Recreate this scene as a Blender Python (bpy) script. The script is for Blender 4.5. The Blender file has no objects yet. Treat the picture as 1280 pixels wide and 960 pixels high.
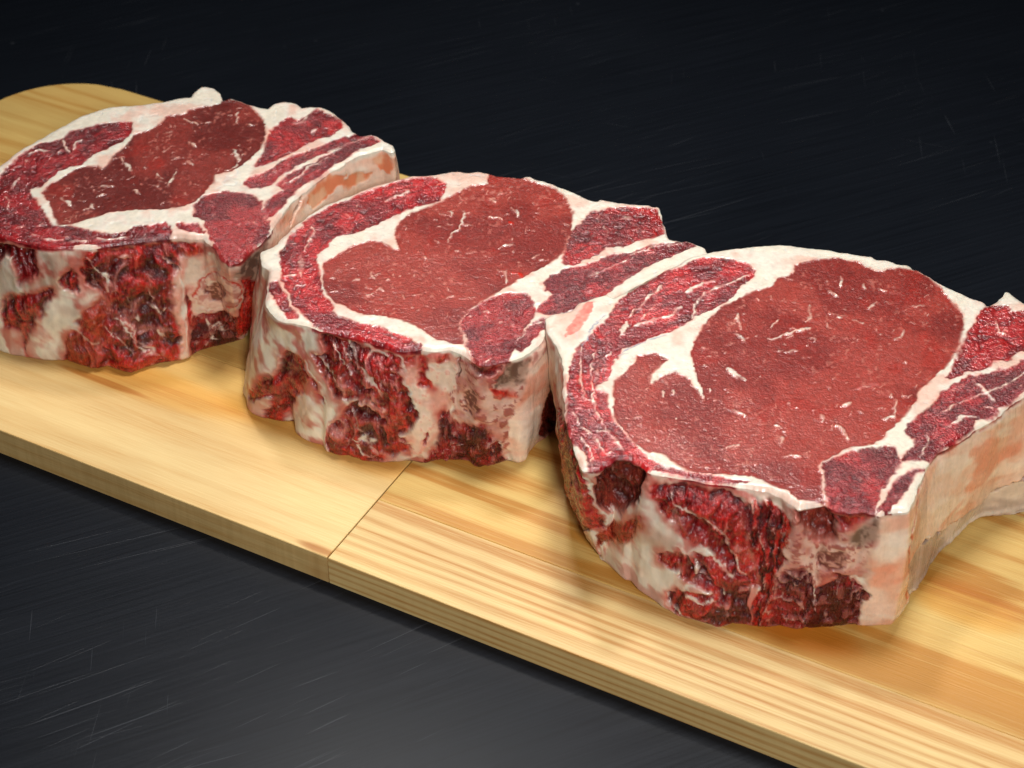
import bpy, bmesh, math
import numpy as np
from mathutils import Vector, Matrix
from mathutils.kdtree import KDTree
S_ = bpy.context.scene
COL = S_.collection
# ---------------------------------------------------------------- camera
BT = .0112                                   # board thickness (m): its top is the plane the steaks rest on
cd = bpy.data.cameras.new('camera'); cam = bpy.data.objects.new('camera', cd); COL.objects.link(cam)
cam.location = (0, 0, .45+BT); cam.rotation_euler = (math.radians(90-39.2), 0, 0)
cd.sensor_width = 36; cd.lens = 36*2536/1280; cd.clip_start = .02; cd.clip_end = 50
cd.dof.use_dof = True; cd.dof.focus_distance = .66; cd.dof.aperture_fstop = 22
S_.camera = cam
# ---------------------------------------------------------------- surroundings and lamps of the kitchen
w = bpy.data.worlds.new('World'); S_.world = w; w.use_nodes = True
w.node_tree.nodes['Background'].inputs[0].default_value = (.55, .62, .75, 1)
w.node_tree.nodes['Background'].inputs[1].default_value = .012
def lamp(name, loc, target, size, power, col, sy=None, spread=180):
    l = bpy.data.lights.new(name, 'AREA'); l.energy = power; l.color = col
    l.shape = 'RECTANGLE'; l.size = size; l.size_y = sy or size; l.spread = math.radians(spread)      # gridded softboxes
    o = bpy.data.objects.new(name, l); COL.objects.link(o); o.location = loc
    o.rotation_euler = (Vector(target)-Vector(loc)).to_track_quat('-Z', 'Y').to_euler()
    return o
lamp('ceiling_softbox', (.12, .70, 1.12), (-.02, .48, 0), .26, 1.25, (1, .985, .96), spread=62)
lamp('front_softbox', (.14, -.38, .74), (.02, .48, .02), .16, .95, (1, .975, .94), spread=60)
lamp('back_softbox', (-.12, 1.15, 1.25), (.04, .42, .0), .14, .40, (1, .97, .93), spread=45)
S_.view_settings.view_transform = 'Standard'; S_.view_settings.look = 'None'
S_.view_settings.exposure = 0; S_.view_settings.gamma = 1

# ---------------------------------------------------------------- field maths (numpy)
_rs = np.random.RandomState(11)
_T2 = _rs.rand(512, 512).astype(np.float32)
_T3 = _rs.rand(64, 64, 64).astype(np.float32)
def vn2(x, y):
    """smooth value noise in the plane, 0..1"""
    xi = np.floor(x).astype(np.int64); yi = np.floor(y).astype(np.int64)
    fx = x - xi; fy = y - yi
    fx = fx*fx*fx*(fx*(fx*6-15)+10); fy = fy*fy*fy*(fy*(fy*6-15)+10)
    a = _T2[xi & 511, yi & 511]; b = _T2[(xi+1) & 511, yi & 511]
    c = _T2[xi & 511, (yi+1) & 511]; d = _T2[(xi+1) & 511, (yi+1) & 511]
    return (a*(1-fx)+b*fx)*(1-fy) + (c*(1-fx)+d*fx)*fy
def fbm(x, y, o=4):
    s = 0; a = .5; t = 0
    for i in range(o):
        s = s + a*vn2(x*2**i + 37.3*i, y*2**i + 91.7*i); t += a; a *= .5
    return s/t
def ridge(x, y, o=2):
    s = 0; a = .6; t = 0
    for i in range(o):
        s = s + a*(1-np.abs(2*vn2(x*2**i+13.1*i, y*2**i+57.9*i)-1)); t += a; a *= .5
    return s/t
def sstep(a, b, x):
    t = np.clip((x-a)/(b-a), 0, 1); return t*t*(3-2*t)
def rot(P, deg):
    c, s = np.cos(np.radians(deg)), np.sin(np.radians(deg))
    return P[:, 0]*c + P[:, 1]*s, -P[:, 0]*s + P[:, 1]*c
def seg_dist(P, A, B):
    d = B - A; L = max(float(d@d), 1e-12)
    t = np.clip(((P-A)@d)/L, 0, 1)
    q = P - A - t[:, None]*d
    return np.hypot(q[:, 0], q[:, 1]), t
def poly_sd(P, V):
    """signed distance, positive inside"""
    D = np.full(len(P), 1e9); ins = np.zeros(len(P), bool)
    for i in range(len(V)):
        A, B = V[i], V[(i+1) % len(V)]
        d, _ = seg_dist(P, A, B); D = np.minimum(D, d)
        c = (A[1] > P[:, 1]) != (B[1] > P[:, 1])
        if c.any():
            xx = A[0] + (P[:, 1]-A[1])*(B[0]-A[0])/((B[1]-A[1]) if B[1] != A[1] else 1e-9)
            ins ^= c & (P[:, 0] < xx)
    return np.where(ins, D, -D)
def csmooth(Q, n, closed=True):
    k = np.exp(-np.linspace(-2, 2, 2*n+1)**2); k /= k.sum()
    out = np.zeros_like(Q)
    for j, w in enumerate(k):
        out += w*np.roll(Q, j-n, axis=0)
    return out
def resample(V, ds):
    V = np.vstack([V, V[:1]]); L = np.r_[0, np.cumsum(np.hypot(*np.diff(V, axis=0).T))]
    n = int(L[-1]/ds); s = np.arange(n)*L[-1]/n
    return np.c_[np.interp(s, L, V[:, 0]), np.interp(s, L, V[:, 1])]
class Wall:
    """side of a slab: closed top outline (cm) at height zt, bottom contour samples on the board"""
    def __init__(w, top, bot, zt, ds=.04):
        w.zt = zt
        T = resample(np.array(top, float), ds); T = csmooth(T, 2); T = resample(T, ds)
        w.T = T; w.n = len(T); w.ds = np.hypot(*(T[1]-T[0])); w.L = w.n*w.ds
        tan = csmooth(np.roll(T, -3, 0)-np.roll(T, 3, 0), 14); tan /= np.hypot(*tan.T)[:, None]
        area = .5*np.sum(T[:, 0]*np.roll(T[:, 1], -1)-np.roll(T[:, 0], -1)*T[:, 1])
        w.sg = 1 if area > 0 else -1
        w.N = w.sg*np.c_[tan[:, 1], -tan[:, 0]]          # outward
        j = (fbm(T[:, 0]*2.4+zt*3, T[:, 1]*2.4, 3)-.5)*.13+(fbm(T[:, 0]*.9+zt*7, T[:, 1]*.9, 2)-.5)*.14
        w.T0 = T; w.j = j; w.T = T = T+w.N*j[:, None]
        off = np.zeros((w.n, 2)); known = np.full(w.n, -1)
        si = []
        for b in bot:
            i = int(np.argmin(np.hypot(*(T-np.array(b)).T))); si.append(i)
        if si:
            # unwrap to a monotone run
            u = [si[0]]
            for i in si[1:]:
                d = (i-u[-1]+w.n//2) % w.n - w.n//2; u.append(u[-1]+d)
            dirn = 1 if u[-1] > u[0] else -1
            m = [u[0]]
            for q in u[1:]:
                m.append(max(q, m[-1]+2) if dirn > 0 else min(q, m[-1]-2))
            if dirn < 0: m = m[::-1]; bot = bot[::-1]
            bb = np.array(bot, float); m = np.array(m)
            run = np.arange(m[0], m[-1]+1)
            X = np.interp(run, m, bb[:, 0]); Y = np.interp(run, m, bb[:, 1])
            o = np.c_[X, Y] - T[run % w.n]
            tail = 60
            for k in range(1, tail):
                f = .5+.5*np.cos(np.pi*k/tail)
                for idx, src in ((run[0]-k, o[0]), (run[-1]+k, o[-1])):
                    if len(run)+2*k < w.n: off[idx % w.n] = src*f
            off[run % w.n] = o
            w.run = (m[0]*w.ds, m[-1]*w.ds)
        w.off = csmooth(off, 5)
    def at(w, s, v):
        """base position of the wall at arc length s (cm), v 0 (top) .. 1 (board)"""
        k = np.asarray(s)/w.ds; i = np.floor(k).astype(int); f = (k-i)[..., None]
        g = lambda A: A[i % w.n]*(1-f)+A[(i+1) % w.n]*f
        v = np.asarray(v, float); v2 = v[..., None]
        xy = g(w.T0) + g(w.N*w.j[:, None])*(.25+.75*np.clip(1-v2*3.2, 0, 1)**2) + g(w.off)*(v2**1.15) + g(w.N)*(.16*np.sin(np.pi*np.clip(v2, 0, 1))**.8)
        return xy, w.zt*(1-v)

STEAKS = [
 dict(origin=[-10.59,62.16],zt=4.7,s0=20.85,
  top=[[-8.35,-1.12],[-7.97,-0.13],[-7.43,0.99],[-6.58,1.87],[-5.62,3.21],[-4.52,3.84],[-3.34,4.07],[-2.61,4.24],[-2.04,4.53],[-1.64,4.53],[-1.51,5.0],[-1.37,5.3],[-1.07,5.36],[-0.81,5.24],[-0.52,4.83],[-0.37,4.3],[-0.12,4.53],[0.33,4.3],[0.98,3.84],[1.39,3.67],[1.57,4.01],[1.97,4.24],[2.47,4.07],[2.65,3.72],[2.98,3.84],[3.4,3.84],[3.85,3.38],[4.24,2.99],[4.51,2.54],[4.68,2.15],[5.03,1.81],[5.4,1.98],[5.75,1.65],[6.12,1.21],[6.28,0.89],[6.23,0.67],[5.84,0.89],[5.38,0.67],[4.88,0.35],[4.34,-0.29],[3.8,-0.81],[3.49,-1.33],[3.08,-1.95],[2.79,-2.55],[2.51,-3.25],[2.34,-3.84],[2.23,-4.42],[1.95,-5.0],[1.62,-5.57],[1.3,-6.13],[0.99,-6.31],[0.68,-5.94],[0.32,-5.19],[-0.06,-4.71],[-0.45,-4.71],[-1.0,-4.71],[-1.54,-4.81],[-2.34,-5.0],[-3.14,-5.19],[-3.94,-5.33],[-4.64,-5.38],[-5.32,-5.28],[-5.89,-5.14],[-7.09,-4.62],[-8.0,-4.23],[-9.0,-3.45],[-9.11,-2.25]],
  bot=[[-9.65,-4.24],[-8.67,-4.8],[-7.72,-5.22],[-7.22,-5.45],[-6.94,-5.45],[-6.22,-5.63],[-5.2,-5.91],[-4.48,-6.13],[-4.01,-6.27],[-3.71,-6.04],[-3.2,-6.36],[-2.85,-6.49],[-2.43,-6.27],[-1.9,-5.95],[-1.3,-5.77],[-0.93,-5.54],[-0.82,-5.31],[-0.3,-5.08],[0.13,-4.85],[0.46,-4.71],[0.73,-4.52],[1.05,-4.24],[1.54,-3.29]],
  layers=[
   ['p','cap1','cap_muscle',[[-3.62,2.65],[-4.09,2.65],[-4.9,2.42],[-5.71,1.98],[-5.93,1.48],[-6.76,1.21],[-7.33,0.46],[-7.57,-0.39],[-7.79,-1.02],[-8.51,-1.74],[-8.87,-2.45],[-8.74,-3.35],[-8.04,-4.04],[-7.04,-4.9],[-5.83,-5.47],[-4.63,-5.47],[-4.25,-5.09],[-3.92,-5.09],[-3.09,-5.47],[-2.29,-5.38],[-1.39,-5.09],[-1.26,-4.42],[-1.43,-3.94],[-1.92,-4.04],[-2.46,-4.13],[-2.96,-4.52],[-3.28,-4.62],[-3.92,-4.42],[-4.69,-4.13],[-5.37,-4.04],[-5.99,-3.05],[-6.5,-2.15],[-6.71,-1.74],[-6.25,-1.64],[-5.92,-0.92],[-5.64,-0.5],[-5.12,-0.18],[-4.8,0.35],[-4.3,0.89],[-3.79,1.43],[-3.58,1.98]]],
   ['p','cap1','cap_muscle',[[-1.03,-4.04],[-0.31,-4.04],[-0.03,-4.52],[-0.48,-4.42],[-0.89,-4.28]]],
   ['p','eye1','eye_muscle',[[-6.08,-1.95],[-5.87,-1.54],[-5.4,-0.92],[-4.97,-0.39],[-4.46,-0.34],[-4.18,-0.6],[-4.02,-0.18],[-3.84,0.56],[-3.53,1.21],[-3.37,1.76],[-2.88,2.09],[-2.48,2.65],[-2.25,3.16],[-1.61,3.27],[-1.58,3.55],[-1.0,3.78],[-0.43,4.01],[-0.28,4.36],[0.35,4.13],[0.89,3.55],[1.26,2.87],[1.43,1.98],[1.32,0.99],[1.04,0.24],[0.75,-0.29],[0.49,-0.6],[-0.12,-0.81],[-0.13,-1.23],[-0.34,-1.84],[-0.6,-2.55],[-0.96,-2.85],[-1.78,-3.05],[-2.79,-3.05],[-3.56,-3.15],[-3.96,-3.45],[-4.62,-3.84],[-5.16,-3.94],[-5.54,-3.05],[-5.84,-2.35]]],
   ['p','side','side_muscle',[[1.33,-0.29],[1.52,0.67],[1.65,1.87],[1.98,2.76],[2.25,3.1],[2.52,2.76],[2.9,3.21],[3.17,3.67],[3.62,3.33],[4.19,2.87],[4.28,2.42],[3.9,1.87],[3.33,1.54],[2.83,1.1],[2.52,0.67],[1.98,0.14]]],
   ['p','long','rib_muscle',[[1.01,-1.43],[1.18,-1.12],[1.82,-0.6],[2.44,0.24],[3.21,0.78],[4.44,1.7],[4.9,1.87],[5.15,1.7],[4.59,1.21],[3.59,0.46],[2.93,-0.08],[2.5,-0.5],[2.1,-1.12],[1.8,-1.64],[1.23,-1.64]]],
   ['p','long','rib_muscle',[[2.19,-1.54],[2.64,-0.71],[3.18,-0.29],[3.83,0.35],[4.6,1.1],[5.38,1.76],[5.7,1.38],[5.3,1.1],[4.74,0.67],[4.43,0.14],[3.99,-0.29],[3.68,-0.81],[3.36,-1.12],[2.94,-1.64],[2.49,-1.74]]],
   ['p','long','rib_muscle',[[1.79,-3.35],[1.99,-2.45],[2.5,-1.84],[2.89,-1.74],[2.66,-2.35],[2.43,-2.95],[2.09,-3.55],[1.93,-3.65]]],
   ['p','chain','chain_muscle',[[-0.3,-2.25],[0.36,-2.0],[1.39,-2.15],[1.7,-2.65],[1.76,-3.55],[2.12,-3.84],[2.16,-4.23],[2.04,-4.81],[1.61,-5.47],[1.25,-6.22],[1.0,-6.41],[0.69,-6.04],[0.38,-5.19],[0.14,-4.52],[-0.12,-3.74],[-0.49,-3.45],[-0.52,-2.75]]],
   ['w','dark','trimmed_muscle',[[39.85,0.24],[39.2,0.16],[38.15,0.16],[38.1,1.04],[38.3,1.27],[38.8,1.59],[38.95,1.19],[39.05,0.56],[39.4,0.64],[39.9,1.27]]],
   ['w','wm','trimmed_muscle',[[39.4,2.39],[38.65,1.91],[38.15,1.75],[37.7,1.51],[37.5,1.75],[37.85,2.23],[38.4,2.95],[38.65,3.43],[38.75,3.9],[38.9,4.54],[38.9,3.51],[39.6,3.58],[39.6,2.95]]],
   ['w','wm','trimmed_muscle',[[37.4,1.12],[37.0,0.8],[36.7,1.04],[36.6,1.51],[36.8,1.75],[37.3,1.43]]],
   ['w','wm','trimmed_muscle',[[36.3,0.0],[35.45,0.0],[34.75,0.08],[33.8,0.08],[32.7,0.08],[32.4,0.4],[32.65,0.8],[33.0,0.64],[33.4,1.19],[33.9,1.99],[33.65,3.27],[33.7,4.22],[33.85,4.7],[34.6,4.7],[34.85,4.7],[35.4,4.7],[35.65,4.62],[36.15,4.62],[36.4,4.7],[36.9,4.62],[37.45,4.62],[37.2,3.43],[36.75,3.03],[36.85,2.79],[36.55,2.31],[36.15,1.99],[35.9,1.99],[36.1,1.59],[36.35,1.51],[36.55,0.96],[36.6,0.48]]],
   ['w','wm','trimmed_muscle',[[35.5,0.32],[34.75,0.48],[34.6,1.35],[34.55,2.31],[34.4,2.87],[34.65,3.51],[35.0,3.03],[35.6,2.39],[35.75,1.75],[35.75,1.04]]],
   ['w','orange','trimmed_muscle',[[36.55,2.31],[36.0,2.07],[35.8,2.55],[36.2,3.51],[36.45,3.19],[36.75,2.95]]],
   ['w','orange','trimmed_muscle',[[37.2,3.43],[36.9,3.35],[36.4,3.82],[36.75,4.54],[37.15,4.62],[37.4,4.54]]],
   ['w','bright','trimmed_muscle',[[34.75,0.24],[34.4,0.4],[34.45,0.8],[34.7,0.8],[34.85,0.48]]],
   ['w','bright','trimmed_muscle',[[32.8,0.08],[32.45,0.24],[32.4,0.64],[32.65,0.48]]],
   ['w','fatpink','fat',[[33.25,0.72],[32.45,0.64],[31.7,0.32],[30.8,0.08],[30.0,0.16],[29.1,0.8],[29.9,1.04],[30.1,2.31],[30.3,3.27],[32.0,3.43],[32.65,3.27],[32.9,3.51],[33.05,4.7],[33.7,4.62],[33.6,3.66],[33.8,2.71],[33.75,1.83]]],
   ['w','grey','rib_bone',[[30.2,0.24],[29.8,0.0],[28.9,0.16],[28.6,0.0],[28.35,0.88],[28.95,1.67],[29.8,1.19],[30.2,0.8]]],
   ['w','wmr','trimmed_muscle',[[30.05,1.04],[28.95,1.75],[28.3,2.39],[28.15,4.06],[30.2,4.46],[31.8,4.62],[30.35,3.03],[30.05,2.15]]],
   ['w','bonecut','rib_bone',[[32.8,2.15],[32.7,1.67],[32.2,1.43],[31.0,0.88],[30.3,0.72],[30.15,1.43],[30.3,2.31],[31.15,3.11],[32.2,3.19],[32.65,2.79]]],
   ['w','spongy','rib_bone',[[32.4,2.07],[31.95,1.75],[30.85,1.43],[30.65,1.75],[31.85,2.71],[32.2,2.55]]],
   ['w','wmr','trimmed_muscle',[[33.1,2.07],[32.85,2.71],[32.75,3.27],[32.8,3.58],[33.05,3.35],[33.15,2.63]]],
   ['w','web','trimmed_muscle',[[32.95,3.58],[32.65,3.11],[32.15,3.19],[31.15,3.11],[30.4,3.19],[31.45,4.62],[31.95,4.7],[32.15,4.7],[32.6,4.7],[32.95,4.62]]],
   ['w','peach','rib_bone',[[27.95,0.0],[26.8,0.0],[25.45,0.0],[24.15,0.0],[22.55,0.0],[21.5,0.0],[20.85,0.0],[20.85,1.59],[21.0,4.7],[25.15,4.7],[27.2,4.7],[28.8,0.96]]],
   ['w','rosy','rib_bone',[[24.7,0.0],[23.85,0.08],[23.25,0.4],[23.55,0.72],[24.25,0.88],[25.0,0.96],[25.3,0.48],[25.1,0.08]]],
   ['w','rosy','rib_bone',[[21.8,0.32],[21.15,0.08],[21.05,0.56],[21.25,0.96],[21.7,0.88]]],
   ['w','rosy','rib_bone',[[23.65,0.48],[22.8,0.56],[22.1,0.72],[22.3,1.12],[23.1,1.04]]],
   ['s','fat',0.088,[[-5.92,1.43],[-5.69,0.78],[-5.46,0.46]]],
   ['s','fat',0.088,[[-5.47,0.89],[-5.43,1.32],[-5.23,1.54]]],
   ['s','fat',0.088,[[-7.05,0.56],[-6.68,0.78],[-6.39,0.78]]],
   ['s','fat',0.118,[[-7.25,-1.74],[-7.22,-1.33],[-7.11,-1.02]]],
   ['s','fat',0.059,[[-4.6,0.56],[-4.21,0.67],[-3.94,1.21]]],
   ['s','fat',0.147,[[-4.67,-4.9],[-4.06,-4.9]]],
   ['s','fat',0.088,[[-3.75,-4.81],[-3.18,-4.9],[-2.53,-4.62]]],
   ['s','fat',0.059,[[-7.46,-2.15],[-7.21,-2.55],[-7.17,-3.05]]],
   ['s','fat',0.059,[[-6.0,-4.52],[-5.4,-4.81],[-4.85,-4.81]]],
   ['s','fat',0.088,[[-1.63,2.99],[-1.16,2.54]]],
   ['s','fat',0.147,[[-1.3,1.32],[-1.04,1.05]]],
   ['s','fat',0.147,[[-1.2,0.03],[-1.0,-0.18]]],
   ['s','fat',0.118,[[-4.04,-1.54],[-3.69,-1.54]]],
   ['s','fat',0.088,[[-3.62,0.24],[-3.14,-0.6]]],
   ['s','fat',0.071,[[-2.72,-0.34],[-2.68,-0.39]]],
   ['s','fat',0.118,[[-2.85,-1.84],[-2.65,-2.05]]],
   ['s','fat',0.088,[[-5.38,-2.35],[-4.92,-2.75]]],
   ['s','fat',0.118,[[-4.2,-2.65],[-4.1,-2.95]]],
   ['s','fat',0.074,[[-1.74,-1.64],[-1.47,-0.6]]],
   ['s','fat',0.118,[[0.46,0.78],[0.71,0.03]]],
   ['s','fat',0.074,[[0.24,3.44],[0.32,2.65]]],
   ['s','fat',0.074,[[0.74,2.65],[0.87,2.54]]],
   ['s','fat',0.074,[[-2.19,-0.81],[-1.92,-1.12]]],
   ['s','fat',0.088,[[-4.1,-2.25],[-3.9,-2.05]]],
   ['s','fat',0.147,[[2.41,2.65],[2.76,2.76],[2.85,3.1]]],
   ['s','fat',0.088,[[0.2,-0.6],[0.48,-0.5],[0.62,-0.18]]],
   ['s','fat',0.059,[[2.36,-1.54],[2.89,-1.02],[3.19,-0.39],[3.89,0.35]]],
   ['s','fat',0.053,[[2.93,-0.08],[3.86,0.67],[4.7,1.32],[5.27,1.65]]],
   ['s','fat',0.147,[[3.11,2.09],[3.33,2.31]]],
   ['ws','fat',0.118,[[35.8,1.04],[35.7,1.51],[35.8,1.75]]],
   ['ws','fat',0.059,[[36.45,0.4],[35.9,0.88],[35.6,1.19]]],
   ['ws','fat',0.118,[[37.1,3.11],[36.6,3.51],[36.35,3.58]]],
   ['ws','fat',0.071,[[35.85,2.95],[35.6,3.35],[35.25,4.06]]],
   ['ws','fat',0.088,[[35.4,2.87],[35.05,3.35],[34.8,3.98]]],
   ['ws','fat',0.059,[[34.5,1.51],[34.55,2.39],[34.25,2.71],[34.0,2.47]]],
   ['ws','fat',0.071,[[33.75,0.64],[33.5,0.96],[33.25,1.19]]],
   ['ws','fat',0.118,[[34.35,3.19],[34.35,3.51]]],
   ['ws','fat',0.088,[[34.8,2.63],[34.75,2.95]]],
   ['ws','fat',0.176,[[33.3,1.43],[33.3,2.47],[33.3,3.43],[33.4,4.62]]],
   ['ws','fat',0.059,[[35.55,2.63],[35.1,2.95],[34.75,3.74],[34.65,4.3]]],
   ['ws','pinklump',0.118,[[35.25,0.4],[34.95,0.48]]],
   ['ws','red',0.074,[[32.75,2.31],[32.65,1.75],[32.1,1.43],[30.95,0.88],[30.35,0.8],[30.2,1.43],[30.3,2.23],[31.6,3.19]]],
   ['ws','fat',0.059,[[32.35,1.91],[31.85,1.67],[30.6,1.27]]],
   ['ws','fat',0.059,[[32.6,2.71],[32.25,2.95],[31.85,3.03]]],
   ['ws','fat',0.074,[[32.5,1.35],[31.85,1.04],[30.55,0.4]]],
   ['ws','fat',0.088,[[32.5,3.35],[32.35,3.74],[32.1,3.58],[32.0,3.98]]],
   ['ws','fat',0.118,[[32.3,4.14],[32.15,4.3]]],
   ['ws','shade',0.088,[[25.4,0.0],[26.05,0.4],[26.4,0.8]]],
  ]),
 dict(origin=[-0.94,56.28],zt=4.5,s0=20.35,
  top=[[-7.69,0.59],[-7.43,0.83],[-7.12,1.07],[-7.05,1.45],[-6.76,2.03],[-6.26,2.72],[-5.63,3.42],[-4.93,3.98],[-4.22,4.54],[-3.44,5.01],[-2.65,5.32],[-1.95,5.37],[-0.92,5.58],[-0.22,5.58],[0.36,5.37],[0.82,5.27],[1.23,5.16],[1.52,5.27],[2.09,4.95],[2.66,4.59],[3.23,4.18],[3.78,3.72],[3.95,3.62],[4.04,3.77],[4.49,3.67],[4.91,3.57],[5.42,3.47],[5.82,3.47],[5.89,3.32],[6.12,3.32],[6.2,2.82],[6.3,2.03],[6.31,1.36],[6.53,1.21],[6.98,1.31],[7.34,1.02],[7.55,0.83],[7.58,0.5],[7.34,0.22],[6.66,-0.25],[5.98,-0.71],[5.42,-1.08],[4.97,-1.44],[4.52,-1.98],[3.86,-2.33],[3.06,-2.77],[2.52,-2.95],[2.1,-3.21],[2.06,-3.81],[1.87,-4.32],[1.51,-4.99],[1.3,-5.2],[0.94,-5.36],[0.56,-5.49],[0.17,-5.61],[-0.13,-5.57],[-0.4,-5.24],[-0.71,-4.95],[-1.07,-4.82],[-1.49,-4.87],[-2.16,-4.82],[-2.67,-4.91],[-3.2,-4.66],[-3.73,-4.41],[-4.26,-4.15],[-4.8,-3.98],[-5.33,-3.85],[-5.77,-3.6],[-6.25,-3.42],[-6.69,-3.21],[-7.05,-2.77],[-7.26,-2.16],[-7.28,-1.44],[-7.25,-0.89],[-7.32,-0.43],[-7.55,-0.25],[-7.68,0.22]],
  bot=[[-8.44,3.56],[-8.37,1.64],[-8.4,0.25],[-8.44,-1.1],[-8.44,-1.9],[-8.35,-2.5],[-8.12,-2.85],[-7.68,-3.1],[-7.23,-3.27],[-6.84,-3.32],[-6.59,-3.1],[-6.46,-3.27],[-6.4,-3.69],[-6.12,-4.07],[-5.72,-4.4],[-5.44,-4.48],[-5.33,-4.85],[-4.92,-5.06],[-4.54,-5.1],[-4.15,-5.38],[-3.61,-5.38],[-2.81,-5.42],[-2.54,-5.34],[-2.11,-5.46],[-1.58,-5.34],[-1.04,-5.22],[-0.45,-5.26],[-0.18,-5.62],[0.19,-5.5],[0.83,-5.26],[1.15,-5.42],[1.37,-5.22],[1.48,-4.85],[2.03,-4.2],[2.63,-3.53],[3.72,-1.98]],
  layers=[
   ['p','cap','cap_muscle',[[-1.68,3.82],[-1.46,4.33],[-1.42,4.75],[-1.83,5.11],[-2.47,5.16],[-3.43,4.75],[-4.15,4.33],[-4.86,3.72],[-5.61,3.12],[-5.93,2.82],[-6.18,2.43],[-6.52,1.84],[-6.8,1.16],[-6.86,0.59],[-6.98,0.4],[-6.84,-0.34],[-6.77,-1.08],[-6.43,-1.89],[-6.16,-2.6],[-5.8,-3.12],[-5.4,-3.64],[-5.05,-4.07],[-4.25,-4.32],[-3.45,-4.74],[-2.66,-5.16],[-2.04,-5.24],[-1.96,-4.66],[-2.7,-4.15],[-3.51,-3.73],[-4.31,-3.42],[-4.85,-3.12],[-5.11,-2.42],[-5.42,-1.89],[-5.53,-1.08],[-5.68,-0.53],[-5.8,0.4],[-5.45,0.88],[-5.22,1.45],[-4.51,1.74],[-3.82,2.23],[-3.17,2.82],[-2.73,3.17],[-2.12,3.52]]],
   ['p','cap','cap_muscle',[[-7.24,-1.26],[-6.98,-1.17],[-6.71,-1.8],[-6.37,-2.6],[-6.11,-3.21],[-6.37,-3.21],[-6.74,-2.6],[-7.07,-1.89]]],
   ['p','eye','eye_muscle',[[-5.44,-0.16],[-4.98,0.4],[-4.46,0.88],[-3.93,1.21],[-3.59,1.12],[-3.24,0.69],[-2.91,0.59],[-3.01,1.16],[-3.09,1.74],[-2.93,2.43],[-2.55,2.92],[-2.0,3.27],[-1.34,3.82],[-0.89,4.23],[-0.49,4.59],[0.08,4.75],[0.16,5.32],[1.29,5.11],[1.75,4.85],[2.32,4.54],[2.65,4.13],[2.93,3.52],[3.02,2.82],[3.0,1.94],[2.93,1.16],[2.64,0.5],[2.03,-0.25],[1.48,-0.71],[1.1,-1.03],[0.73,-1.44],[0.35,-1.8],[-0.02,-2.16],[-0.39,-2.51],[-0.64,-3.12],[-0.73,-3.81],[-0.67,-4.57],[-0.92,-4.57],[-1.53,-4.32],[-1.99,-3.81],[-2.2,-3.55],[-2.74,-3.3],[-3.22,-3.08],[-3.81,-3.03],[-4.46,-2.69],[-4.91,-2.33],[-5.2,-1.89],[-5.4,-0.99]]],
   ['p','chain','chain_muscle',[[-0.38,-2.77],[0.14,-2.16],[0.73,-1.89],[1.42,-1.89],[1.58,-2.24],[1.73,-2.69],[1.47,-3.38],[1.2,-3.9],[1.04,-4.66],[0.89,-4.99],[0.68,-5.65],[0.23,-6.14],[-0.08,-6.14],[-0.29,-5.61],[-0.45,-4.99],[-0.59,-4.36],[-0.68,-3.81],[-0.64,-3.3]]],
   ['p','side','side_muscle',[[3.76,2.92],[4.45,3.22],[5.18,3.27],[5.8,3.22],[6.02,3.12],[6.15,2.43],[6.22,1.65],[5.88,1.45],[5.37,1.36],[4.8,0.88],[4.19,0.88],[3.9,0.5],[3.4,0.12],[2.96,-0.16],[2.71,-0.11],[2.87,0.97],[3.05,1.74],[3.4,2.33]]],
   ['p','long','rib_muscle',[[2.02,-1.26],[2.29,-0.89],[2.79,-0.43],[3.5,-0.2],[4.23,0.36],[5.0,0.45],[5.63,0.88],[6.24,1.02],[6.97,1.21],[7.28,0.93],[6.43,0.45],[5.63,-0.11],[4.83,-0.94],[4.38,-1.44],[3.93,-2.07],[3.17,-2.51],[2.74,-2.77],[2.1,-2.95],[1.79,-2.86],[2.0,-2.33],[2.38,-1.89],[2.12,-1.71]]],
   ['p','long','rib_muscle',[[1.36,-3.81],[1.67,-3.47],[1.99,-3.21],[1.99,-3.73],[1.62,-4.32],[1.25,-4.99],[1.09,-4.82],[1.15,-4.32]]],
   ['w','tanfat','fat',[[41.55,0.0],[41.1,0.53],[38.9,0.0],[37.85,0.08],[37.3,0.31],[37.3,0.76],[38.1,1.6],[38.55,2.52],[39.15,3.89],[40.7,4.42],[41.55,2.52],[41.55,0.53]]],
   ['w','wm','trimmed_muscle',[[36.4,0.08],[35.55,0.08],[34.7,0.15],[33.95,0.15],[33.5,0.15],[33.45,0.76],[33.4,1.37],[33.35,1.98],[33.2,2.44],[33.4,2.97],[33.65,3.28],[33.6,3.81],[33.8,4.19],[34.3,4.42],[34.75,4.5],[35.4,4.5],[36.1,4.5],[36.1,3.89],[35.8,3.28],[35.5,2.75],[35.35,2.36],[34.85,2.06],[35.75,2.29],[36.0,1.98],[36.35,1.37],[36.65,0.99],[36.3,0.76]]],
   ['w','wm','trimmed_muscle',[[39.05,3.89],[38.55,2.97],[38.15,2.14],[37.95,1.53],[37.45,1.37],[37.0,1.37],[36.85,1.98],[37.15,2.59],[37.8,3.66],[38.0,4.35],[38.05,4.5],[38.25,4.5],[38.5,4.5],[38.4,3.97],[38.3,3.43],[38.6,3.66],[38.95,4.12]]],
   ['w','orange','trimmed_muscle',[[37.35,1.37],[37.0,1.37],[36.85,1.91],[37.1,2.44],[37.4,2.29]]],
   ['w','dark','trimmed_muscle',[[35.65,0.92],[35.3,0.69],[34.75,1.22],[34.5,1.68],[35.0,1.98],[35.45,1.68]]],
   ['w','dark','trimmed_muscle',[[35.35,2.36],[34.8,2.21],[34.4,2.36],[34.05,2.59],[34.3,2.82],[34.8,2.75],[35.4,2.82]]],
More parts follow.
